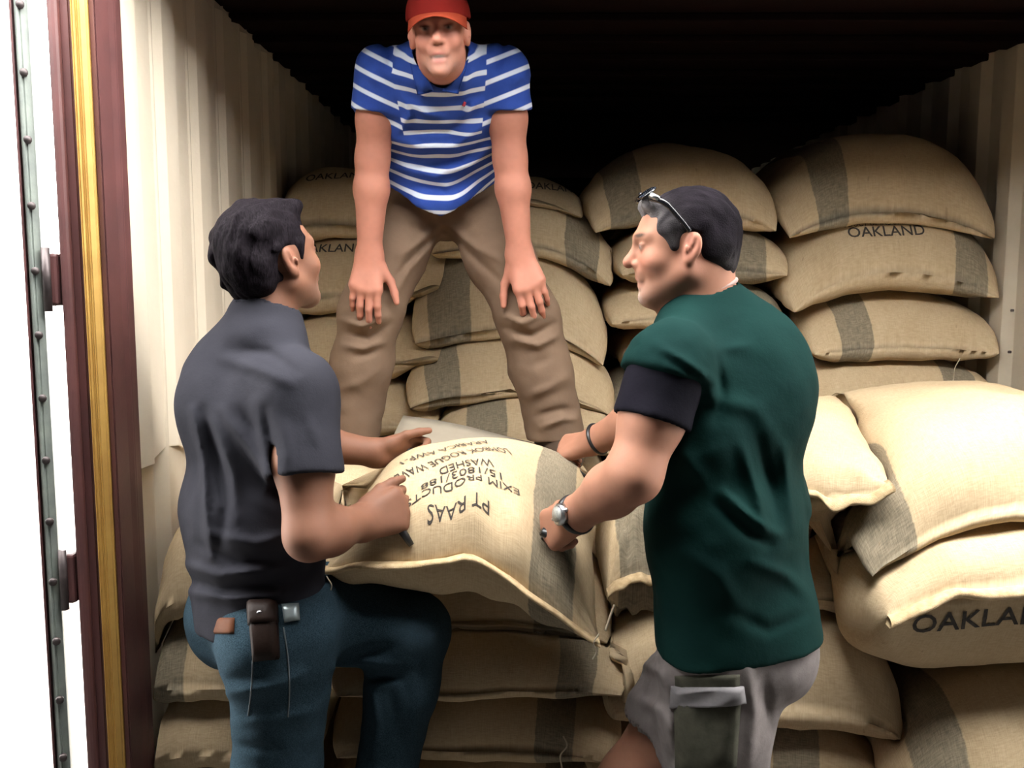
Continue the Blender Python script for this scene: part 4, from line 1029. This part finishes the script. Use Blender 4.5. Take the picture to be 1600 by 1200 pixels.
    for s in (-1, 1):
        pts = smooth_path([w(s*.066, .074, .098), w(s*.083, .045, .085), w(s*.0865, .015, .052), w(s*.0835, -.004, .028)], 6)
        if so is None:
            so = link('sunglasses', tube(pts, [.0055]*8 + [.0045]*(len(pts)-8), 8), sgm, man); so['label'] = 'black sunglasses pushed up on the hair'
        else: link('temple_arm', tube(pts, .0045, 8), sgm, so)
    lensm = plain('lens', (.015, .016, .02), None, .06, 30, 100, .0)
    for s in (-1, 1):
        c = w(s*.034, .076, .110); nn = hF@unit(V(s*.15, .55, .85)); Rl = frame(nn, hF@V(0, -1, .4)); L_ = Field(c-.05, c+.05, .0025); L_.ell(c, V(.030, .0045, .020), Rl, .001)
        garment('lens', L_, lensm, so)
    link('bridge', tube([w(-.012, .084, .110), w(0, .087, .112), w(.012, .084, .110)], .003, 8), sgm, so)
    link('hinge_plate', tube([w(.072, .072, .100), w(.079, .058, .094)], .0042, 8), CHROME, so); link('hinge_plate', tube([w(-.074, .072, .102), w(-.0815, .056, .093)], [.0062, .0045], 8), CHROME, so)
    # shorts
    J = Field(*body_bounds([hip + V(0, 0, .02), hpR, hpL, knR + V(0, 0, .1), knL], .17), CRES)
    J.chain([hip + V(0, 0, .02), hip - V(0, 0, .05)], [.115, .118], .05, lat, 1.35); J.ell(hip - fw*.06 - V(0, 0, .06), V(.11, .11, .10), None, .05)
    hmL, hmR = lerp(hpL, knL, .93), lerp(hpR, knR, .62)
    J.chain([hpL, lerp(hpL, hmL, .5), hmL], [.102, .098, .100], .04); J.chain([hpR, lerp(hpR, hmR, .5), hmR], [.104, .104, .100], .04)
    J.plane(hip + V(0, 0, .05), V(0, 0, 1)); J.cap(hmR, hmR + unit(hmR-hpR)*.2, .090, .095, .003, mode=-1)
    J.cap(hmR + unit(hmR-hpR)*.115, hmR + unit(hmR-hpR)*.3, .115, .115, .002, mode=-1)
    J.cap(lerp(hpL, knL, .92), lerp(hpL, knL, 1.3), .090, .09, .003, mode=-1)
    J.creases([([(990, 1030), (1030, 1050), (1045, 1090)], 8, .008), ([(1000, 1010), (1040, 1020)], 7, -.007), ([(985, 1085), (1030, 1110), (1055, 1150)], 9, .008), ([(1055, 1080), (1060, 1130), (1058, 1190)], 8, -.012), ([(1170, 1050), (1180, 1120), (1172, 1190)], 9, .008), ([(1195, 1060), (1200, 1140)], 8, -.007)], ymax=1.86)
    J.warp(wrinkle(41, .0025, (16, 16, 20)))
    sm_ = cloth_mat('faded_khaki_shorts', (.20, .175, .172), (.13, .115, .11), nscale=22)
    jo, jme, jvs = garment('shorts', J, sm_, man, 2, 'faded khaki cargo shorts')
    bv = BVHTree.FromPolygons([tuple(v) for v in jvs], [tuple(p.vertices) for p in jme.polygons])
    def on(px, py):
        h = bv.ray_cast(Vector((0, 0, CAM_Z)), (Vector(P(px, py, 1.0))-Vector((0, 0, CAM_Z))).normalized())
        return (np.array(h[0]), np.array(h[1])) if h[0] is not None else (P(px, py, 1.55), V(0, -1, 0))
    def slab(name, cs, th, mat, parent, wav=0):
        n = 10; top, bot = [], []
        for j in range(n+1):
            for i in range(n+1):
                a, b_ = i/n, j/n; q = lerp(lerp(cs[0], cs[1], a), lerp(cs[3], cs[2], a), b_); p, nn = on(*q); nn = unit(nn*.5+V(0, -1, 0)); e = min(a, 1-a, b_, 1-b_)
                top.append(p + nn*(th*(1 if e > 0 else .3) + wav*math.sin(a*7+b_*4)*(1 if e > 0 else 0))); bot.append(p - nn*.01)
        N = (n+1)**2; fs_ = []; id_ = lambda i, j: j*(n+1)+i
        for j in range(n):
            for i in range(n):
                q = (id_(i, j), id_(i+1, j), id_(i+1, j+1), id_(i, j+1)); fs_.append(q[::-1]); fs_.append(tuple(N+x for x in q))
        rg = [id_(i, 0) for i in range(n)] + [id_(n, j) for j in range(n)] + [id_(n-i, n) for i in range(n)] + [id_(0, n-j) for j in range(n)]
        for a, b_ in zip(rg, rg[1:]+rg[:1]): fs_.append((a, b_, N+b_, N+a))
        return link(name, make_mesh(name, top+bot, fs_), mat, parent)
    dk_ = cloth_mat('dark_olive_panel', (.035, .036, .027), (.065, .062, .047), nscale=30)
    slab('side_panel', [(1054, 1056), (1156, 1054), (1156, 1095), (1056, 1085)], .004, dk_, jo)['label'] = 'dark olive upper side panel'
    cp = slab('cargo_pocket', [(1052, 1088), (1158, 1090), (1150, 1205), (1055, 1205)], .009, dk_, jo, .003); cp['label'] = 'dark olive cargo pocket'
    fpp = slab('pocket_flap', [(1048, 1072), (1162, 1072), (1166, 1098), (1046, 1106)], .014, plain('flap_cloth', (.10, .095, .10), (.15, .14, .145), .9, 30), cp, .003)
    # shoes
    SH = plain('grey_trainers', (.12, .12, .12), None, .6)
    for a in (anR, anL):
        s = Field(a - V(.24, .2, .14), a + V(.2, .24, .12), .005)
        s.cap(a - V(0, 0, .05) - fw*.03, a + fw*.14 - V(0, 0, .065), .046, .036, .03, np.cross(fw, V(0, 0, 1)), 1.1); s.cap(a - V(0, 0, .05), a + V(0, 0, .01), .048, .046, .03)
        s.plane(a - V(0, 0, .098), V(0, 0, -1)); garment('shoe', s, SH, man)
    # wristwatch and bracelet
    def wring(c, ax, r, n=32):
        ax = unit(ax); s = unit(np.cross(ax, V(0, 0, 1))); q = np.cross(s, ax); return [c + (s*math.cos(t)*1.06 + q*math.sin(t))*r for t in np.linspace(0, 2*math.pi, n+1)[:-1]]
    ax = unit(wrL-elL); c = wrL - ax*.008
    wt = link('wristwatch', tube(wring(c, ax, .0335), .0065, 8, True), BLACKP, man); wt['label'] = 'black-strapped steel wristwatch'
    dvn = unit(V(-.42, -.80, .42)); dvn = unit(dvn - ax*(dvn@ax)); fc = c + dvn*.034
    link('watch_case', tube([fc - dvn*.004, fc + dvn*.006, fc + dvn*.009], [.0205, .0205, .017], 24), CHROME, wt)
    link('dial', tube([fc + dvn*.0085, fc + dvn*.0098], .0145, 20), plain('dial_face', (.45, .46, .42), (.2, .2, .2), .3, 200), wt)
    for s in (-1, 1): link('pusher', tube([fc + ax*s*.020 + dvn*.002, fc + ax*s*.026 + dvn*.002], .0035, 8), CHROME, wt)
    ax = unit(wrR-elR); c = lerp(elR, wrR, .90); br = link('bracelet', tube(wring(c, ax, .0355), .0042, 8, True), BLACKP, man); br['label'] = 'thin black wristband'
    # hooks
    hk = link('sack_hook', tube([P(846, 830, 1.655), P(862, 838, 1.655), P(882, 846, 1.66)], [.0085, .009, .008], 12), BLACKP); tag(hk, 'black handle in the hand wearing the wristwatch', 'hook', 'hooks held by the men')
    link('hook_tip', tube([P(850, 834, 1.66), P(845, 842, 1.68), P(842, 846, 1.70)], .0022, 8), CHROME, hk)
    hk = link('sack_hook', tube([P(872, 712, 2.06), P(890, 728, 2.04), P(914, 746, 2.02)], .0075, 12), BLACKP); tag(hk, 'dark handle in the hand wearing the thin black wristband', 'hook', 'hooks held by the men')
    link('hook_tip', tube([P(868, 710, 2.06), P(862, 716, 2.06), P(864, 726, 2.05)], .0022, 8), CHROME, hk)
    return man

# =================================================================== man in the striped polo shirt (standing on the sacks)
def man_striped():
    hF = frame((.01, -1, -.16), (-.06, -.16, 1)); ho = P(686, 51, 2.04); sc = .815
    neck = P(690, 100, 2.20)
    shA, elA, wrA = P(595, 110, 2.25), P(582, 248, 2.30), P(577, 402, 2.33)     # viewer's left
    shB, elB, wrB = P(787, 108, 2.25), P(797, 248, 2.30), P(812, 400, 2.33)
    chest, belly, hip = P(690, 165, 2.33), P(690, 250, 2.46), P(692, 312, 2.55); lat = V(1, 0, 0)
    hpA, hpB = P(648, 322, 2.54), P(738, 322, 2.54)
    knA, knB = P(580, 486, 2.42), P(824, 494, 2.42); anA, anB = P(548, 668, 2.46), P(868, 668, 2.46)
    F = Field(*body_bounds([ho + V(0, -.05, .05), neck, shA, shB, elA, elB, wrA, wrB, hip + V(0, .1, 0), knA, knB, anA - V(0, .12, .1), anB - V(0, .12, .1), knA - V(0, .1, 0)], .12), BRES)
    F.chain([neck, chest, belly, hip], [.050, .088, .085, .088], .05, lat, (1.5, 1.45, 1.4)); F.cap(shA, lerp(neck, chest, .25), .040, .048, .04); F.cap(shB, lerp(neck, chest, .25), .040, .048, .04)
    F.cap(neck, ho + hF@V(0, -.02, -.05), .058, .054, .03)
    F.chain([hpA, knA, lerp(knA, anA, .35), anA], [.085, .060, .055, .038], .04); F.chain([hpB, knB, lerp(knB, anB, .35), anB], [.085, .060, .055, .038], .04)
    for a, dx in ((anA, -.25), (anB, .25)): F.cap(a - V(0, 0, .05), a + unit(V(dx, -1, 0))*.14 - V(0, 0, .07), .036, .024, .04)
    for sh, el, wr in ((shA, elA, wrA), (shB, elB, wrB)):
        F.chain([sh, lerp(sh, el, .55), el, lerp(el, wr, .30), wr], [.046, .048, .041, .043, .029], .02)
    cu = [(.75, .55, .35), (.80, .60, .35), (.80, .60, .35), (.85, .6, .35)]
    add_hand(F, wrA, P(572, 445, 2.315)-wrA, V(-.05, -1, .12), -1, [(.22, .38, .25), (.24, .40, .25), (.26, .40, .25), (.3, .40, .25)], (.6, -.1), 1.06, thumb_dir=(.65, .75, -.35))
    add_hand(F, wrB, P(826, 442, 2.315)-wrB, V(.05, -1, .12), 1, [(.30, .60, .4), (.26, .45, .25), (.26, .40, .25), (.3, .40, .25)], (.6, -.1), 1.06, thumb_dir=(.65, .75, -.35))
    add_head(F, ho, hF, sc, jaw=.74, mouth_open=.35, slim=.92)
    me, vs = F.mesh('person', 1); cattr(me, 'col', face_colour(vs, ho, hF, sc, (.44, .185, .128), lip=(.42, .12, .10), stubble=.45, ruddy=.6, brow=(.20, .09, .05), mo=.35))
    man = link('person', me, SKIN)
    tag(man, 'man in a blue striped polo shirt and red cap bending with hands on knees', 'person', 'men handling the sacks')
    w = lambda x, y, z: ho + hF@(V(x, y, z)*sc)
    # hair behind the ears
    H = Field(ho-.16, ho+.16, .004); H.ell(w(0, -.022, .030), V(.077, .094, .075)*sc, hF, .01); H.ell(w(0, .095, -.02), V(.11, .085, .10)*sc, hF, .01, -1); H.plane(w(0, 0, -.035), hF@V(0, 0, -1)); H.plane(w(0, 0, .06), hF@V(0, 0, 1))
    for s in (-1, 1): H.ell(w(s*.085, -.008, -.010), V(.035, .025, .034), hF, .006, -1)
    H.warp(wrinkle(51, .002, (60, 60, 60))); garment('hair', H, hair_mat('brown_hair', (.05, .025, .015), (.09, .05, .03)), man)
    # cap
    capm = cloth_mat('red_cap_cloth', (.17, .012, .009), (.13, .010, .008), nscale=12)
    C = Field(ho-.2, ho+.22, .0035); C.ell(w(0, -.014, .040), V(.0845, .106, .094)*(sc*1.05), hF, .01); C.plane(w(0, 0, .030), hF@V(0, -.05, -1)); C.ell(w(0, -.014, .030), V(.0785, .100, .086)*(sc*1.05), hF, .003, -1)
    co, _, _ = garment('cap', C, capm, man, 1, 'red baseball cap')
    vs_, fs_ = [], []; nb, mb = 24, 8
    for side in (0, 1):
        for i in range(nb+1):
            t = -1.22 + 2.44*i/nb
            for j in range(mb+1):
                r = j/mb; x_ = math.sin(t)*.083*(1+.02*r); y0 = -.014+math.cos(t)*.104
                ext = .070*r*max(0, math.cos(t*1.05))**.6
                vs_.append(w(x_, y0 + ext, .041 - .24*ext*1.0 - .030*r*math.sin(t)**2 - .0*r - .004*side - .9*(x_**2)*r*1.2))
    n_ = (nb+1)*(mb+1); id_ = lambda s, i, j: s*n_ + i*(mb+1)+j
    for i in range(nb):
        for j in range(mb):
            fs_.append((id_(0, i, j), id_(0, i, j+1), id_(0, i+1, j+1), id_(0, i+1, j))); fs_.append((id_(1, i, j), id_(1, i+1, j), id_(1, i+1, j+1), id_(1, i, j+1)))
        fs_.append((id_(0, i, mb), id_(1, i, mb), id_(1, i+1, mb), id_(0, i+1, mb))); fs_.append((id_(0, i, 0), id_(0, i+1, 0), id_(1, i+1, 0), id_(1, i, 0)))
    link('cap_brim', make_mesh('brim', vs_, fs_), cloth_mat('orange_red_brim', (.26, .040, .018), (.21, .032, .015), nscale=12), co)['label'] = 'orange-red cap brim'
    # polo shirt
    T = Field(*body_bounds([neck, shA, shB, elA, elB, hip - V(0, 0, .06), chest], .18), CRES)
    T.chain([neck - V(0, 0, .02), chest, belly, hip + V(0, -.02, .0)], [.068, .112, .118, .120], .06, lat, (1.9, 1.50, 1.38))
    T.cap(shA, lerp(neck, chest, .25), .052, .062, .05); T.cap(shB, lerp(neck, chest, .25), .052, .062, .05); T.cap(neck, lerp(neck, ho + hF@V(0, -.02, -.05), .35), .078, .075, .03)
    # hem hangs forward of the belly in a point
    T.cap(hip + V(0, -.11, .0), P(692, 318, 2.40), .085, .045, .06, lat, 1.6)
    for sh, el in ((shA, elA), (shB, elB)):
        Q = T.like(); Q.chain([sh, lerp(sh, el, .55)], [.057, .067], .03); sd = -1 if sh[0] < neck[0] else 1
        Q.plane(lerp(sh, el, .44), unit(el-sh) + V(-.12*sd, 0, 0)); Q.cap(lerp(sh, el, .38), lerp(sh, el, .9), .055, .054, .003, mode=-1); T.merge(Q, .025)
    T.cap(lerp(neck, ho, .12), ho, .066, .062, .004, mode=-1)
    # V opening at the placket
    T.cap(P(690, 115, 2.12), P(686, 138, 2.19), .030, .006, .006, mode=-1)
    # hem: two slanted cuts meeting in a point
    pt = P(690, 336, 2.38)
    def vcut(x, y, z, pt=pt): return z - (pt[2] + np.abs(x-pt[0])*.50 + (y-pt[1])*.55)
    r = T._blk(T.o, T.o+T.n*T.res); T.D = np.maximum(T.D, (-vcut(r[1], r[2], r[3])*.8).astype(np.float32))
    T.creases([([(628, 150), (640, 180), (625, 205)], 6, 0.0144), ([(640, 160), (665, 178), (690, 182)], 6, 0.0128), ([(720, 190), (738, 165), (752, 160)], 6, 0.0144), ([(615, 190), (650, 205), (700, 205), (750, 175)], 7, -0.0112), ([(612, 215), (660, 232), (710, 230), (765, 190)], 7, 0.0112), ([(612, 240), (660, 258), (720, 250), (770, 210)], 7, -0.0096),
        ([(615, 262), (680, 275), (740, 255), (772, 228)], 7, 0.0096), ([(640, 290), (700, 300), (760, 262)], 8, -0.0096), ([(600, 60), (612, 110)], 6, -0.0096), ([(790, 60), (776, 110)], 6, -0.0096), ([(655, 125), (665, 150)], 6, 0.0096), ([(735, 110), (720, 150)], 6, 0.0080), ([(570, 110), (595, 135)], 7, 0.0080), ([(800, 130), (820, 115)], 7, 0.0080)], ymax=2.5)
    T.warp(wrinkle(61, .0025, (16, 16, 22)))
    me, vs = T.mesh('polo_shirt', 2)
    # stripe coordinate: along the spine for the trunk, along the arm for the sleeves
    sp = [ho, neck, chest, belly, hip, hip + V(0, .1, -.3)]
    def along(vs, pts):
        best = np.full(len(vs), 1e9); s_ = np.zeros(len(vs)); run = 0
        for a, b in zip(pts, pts[1:]):
            d = b-a; L = np.linalg.norm(d); t = ((vs-a)@d)/(L*L); tc = np.clip(t, 0, 1); q = np.linalg.norm(vs-a-tc[:, None]*d, axis=1); m = q < best; best[m] = q[m]; s_[m] = run + t[m].clip(-.2, 1.2)*L; run += L
        return s_
    # trunk stripes follow planes tilted with the torso
    tdir = unit(V(0, .52, -.85)); cc = (vs - neck)@tdir + .015*np.cos((vs[:, 0]-neck[0])*16)*0
    px_, py_ = proj(vs[:, 0], vs[:, 1], vs[:, 2])
    xr = vs[:, 0]-neck[0]; low = np.clip((cc-.14)/.2, 0, 1)
    cc = cc + low*(.85*np.clip(np.sqrt(xr*xr+.0016)-.04, 0, 1)*(xr > 0) + .30*np.clip(np.sqrt(xr*xr+.0016)-.04, 0, 1)*(xr <= 0)) + .010*vnoise(vs, 11.0, 77)
    sl = np.zeros(len(vs)); m_s = np.full(len(vs), -1.0)
    for sh, el in ((shA, elA), (shB, elB)):
        d = unit(el-sh); t = (vs-sh)@d; sgn = -1 if sh[0] < neck[0] else 1
        q = np.linalg.norm(vs-sh-np.clip(t, 0, 1)[:, None]*d, axis=1)
        sd = np.minimum((vs[:, 0]-sh[0])*sgn + .040 + .10*np.clip(t, 0, 1), .095-q); sd = np.minimum(sd, .150-t)
        m = sd > m_s; m_s[m] = sd[m]; sl[m] = t[m] + .30*((vs[m, 0]-sh[0])*sgn)
    fattr(me, 'trunk', cc); fattr(me, 'sleeve', sl); fattr(me, 'is_sleeve', m_s)
    pm, nt, b = new_mat('striped_polo'); b.inputs['Roughness'].default_value = .85; b.inputs['Specular IOR Level'].default_value = .2
    st = mixc(nt, 0, (0, 0, 0), (0, 0, 0))
    def band(nm, period, width, ofs):
        f = math_(nt, 'FRACT', math_(nt, 'ADD', math_(nt, 'DIVIDE', attr(nt, nm), period), ofs)); return ramp(nt, math_(nt, 'ABSOLUTE', math_(nt, 'SUBTRACT', f, .5)), width+.03, width-.03)
    a = band('trunk', .037, .15, .30); c = band('sleeve', .046, .12, .15); isl = ramp(nt, attr(nt, 'is_sleeve'), -.001, .001)
    mk = mixc(nt, isl, a, c)
    blue = mixc(nt, ramp(nt, noise(nt, 14, 4), .3, .7), (.030, .075, .34), (.022, .055, .27))
    nt.links.new(mixc(nt, mk, blue, (.62, .68, .80)), b.inputs['Base Color']); n1 = bump(nt, b, noise(nt, 450, 2), .25, .001); bump(nt, b, noise(nt, 28, 3), .2, .006, n1)
    po = link('polo_shirt', me, pm); po.parent = man; po['label'] = 'blue polo shirt with thin white stripes'
    # collar leaves and placket
    blm = cloth_mat('blue_collar_cloth', (.030, .070, .31), (.022, .055, .25))
    bv = BVHTree.FromPolygons([tuple(v) for v in vs], [tuple(p.vertices) for p in me.polygons])
    def on(px, py, lift):
        h = bv.ray_cast(Vector((0, 0, CAM_Z)), (Vector(P(px, py, 1.0))-Vector((0, 0, CAM_Z))).normalized())
        p = np.array(h[0]) if h[0] is not None and h[0][1] < 2.35 else P(px, py, 2.16); return p + unit(V(0, 0, CAM_Z)-p)*lift
    for cs in ([(640, 98), (662, 112), (678, 142), (652, 148)], [(732, 92), (712, 112), (690, 142), (716, 146)]):
        nn = 8; top = []; bot = []
        for j in range(nn+1):
            for i in range(nn+1):
                a_, b_ = i/nn, j/nn; q = lerp(lerp(cs[0], cs[1], a_), lerp(cs[3], cs[2], a_), b_); p = on(q[0], q[1], .012); top.append(p); bot.append(p + V(0, .008, 0))
        N = (nn+1)**2; fs_ = []
        for j in range(nn):
            for i in range(nn):
                q = (j*(nn+1)+i, j*(nn+1)+i+1, (j+1)*(nn+1)+i+1, (j+1)*(nn+1)+i); fs_.append(q); fs_.append(tuple(N+x for x in q[::-1]))
        rg = [i for i in range(nn)] + [j*(nn+1)+nn for j in range(nn)] + [nn*(nn+1)+nn-i for i in range(nn)] + [(nn-j)*(nn+1) for j in range(nn)]
        for a_, b_ in zip(rg, rg[1:]+rg[:1]): fs_.append((a_, b_, N+b_, N+a_))
        link('collar_leaf', make_mesh('collar_leaf', top+bot, fs_), blm, po)
    lg = on(724, 166, .003); link('chest_emblem', tube([lg, lg + V(.004, -.001, .010)], .004, 6), plain('red_stitching', (.35, .03, .06), None, .8), po)['label'] = 'tiny red stitched emblem'
    # trousers
    J = Field(*body_bounds([hip + V(0, .12, .06), hpA, hpB, knA, knB, anA, anB], .14), CRES)
    J.chain([hip + V(0, .05, .06), hip - V(0, 0, .0)], [.105, .108], .05, lat, 1.30); J.ell(hip + V(0, .09, -.01), V(.15, .10, .10), None, .05)
    for hp, kn, an in ((hpA, knA, anA), (hpB, knB, anB)):
        J.chain([hp, lerp(hp, kn, .5) + V(0, -.01, .01), kn, lerp(kn, an, .45), an - V(0, 0, .015)], [.096, .090, .082, .080, .082], .035)
        J.cap(an - V(0, 0, .06), an + V(0, 0, .01), .068, .062, .003, mode=-1); J.plane(V(0, 0, an[2]-.032), V(0, 0, -1))
    J.creases([([(690, 350), (660, 375), (625, 400)], 6, 0.0104), ([(690, 358), (655, 392), (620, 430)], 6, -0.0104), ([(688, 368), (640, 420), (612, 470)], 6, 0.0104), ([(700, 352), (740, 385), (790, 410)], 6, 0.0104), ([(705, 365), (750, 410), (790, 445)], 6, -0.0091),
        ([(535, 500), (565, 510), (600, 495)], 6, 0.0130), ([(540, 520), (575, 528), (610, 505)], 6, -0.0130), ([(535, 540), (570, 545), (600, 535)], 6, 0.0130), ([(555, 560), (590, 545)], 6, -0.0104), ([(525, 610), (560, 600), (590, 580)], 8, 0.0078),
        ([(785, 490), (815, 505), (850, 490)], 6, 0.0130), ([(790, 512), (830, 525), (865, 505)], 6, -0.0130), ([(800, 530), (840, 540), (872, 525)], 6, 0.0130), ([(830, 570), (860, 560)], 8, -0.0091), ([(825, 620), (860, 605), (885, 590)], 8, 0.0104), ([(840, 650), (875, 640), (895, 640)], 6, -0.0117), ([(845, 668), (880, 655), (900, 655)], 5, 0.0130)], ymax=2.6)
    J.warp(wrinkle(71, .003, (18, 18, 22)))
    garment('trousers', J, cloth_mat('khaki_trousers', (.19, .128, .088), (.15, .10, .07)), man, 2, 'khaki brown trousers')
    link('belt_loop', tube([hip + V(0, -.1, .05), hip + V(0, -.102, .02)], .004, 6), CARD, man)
    SH = plain('brown_boots', (.07, .045, .03), None, .6)
    for a, dx in ((anA, -.25), (anB, .25)):
        fd = unit(V(dx, -1, 0)); s = Field(a - V(.2, .26, .14), a + V(.2, .18, .12), .005)
        s.cap(a - V(0, 0, .05) - fd*.03, a + fd*.13 - V(0, 0, .065), .046, .036, .03, np.cross(fd, V(0, 0, 1)), 1.1); s.cap(a - V(0, 0, .05), a + V(0, 0, .01), .046, .044, .03)
        s.plane(a - V(0, 0, .098), V(0, 0, -1)); garment('shoe', s, SH, man)
    # ring on the right hand
    return man

man_grey(); man_green(); man_striped()
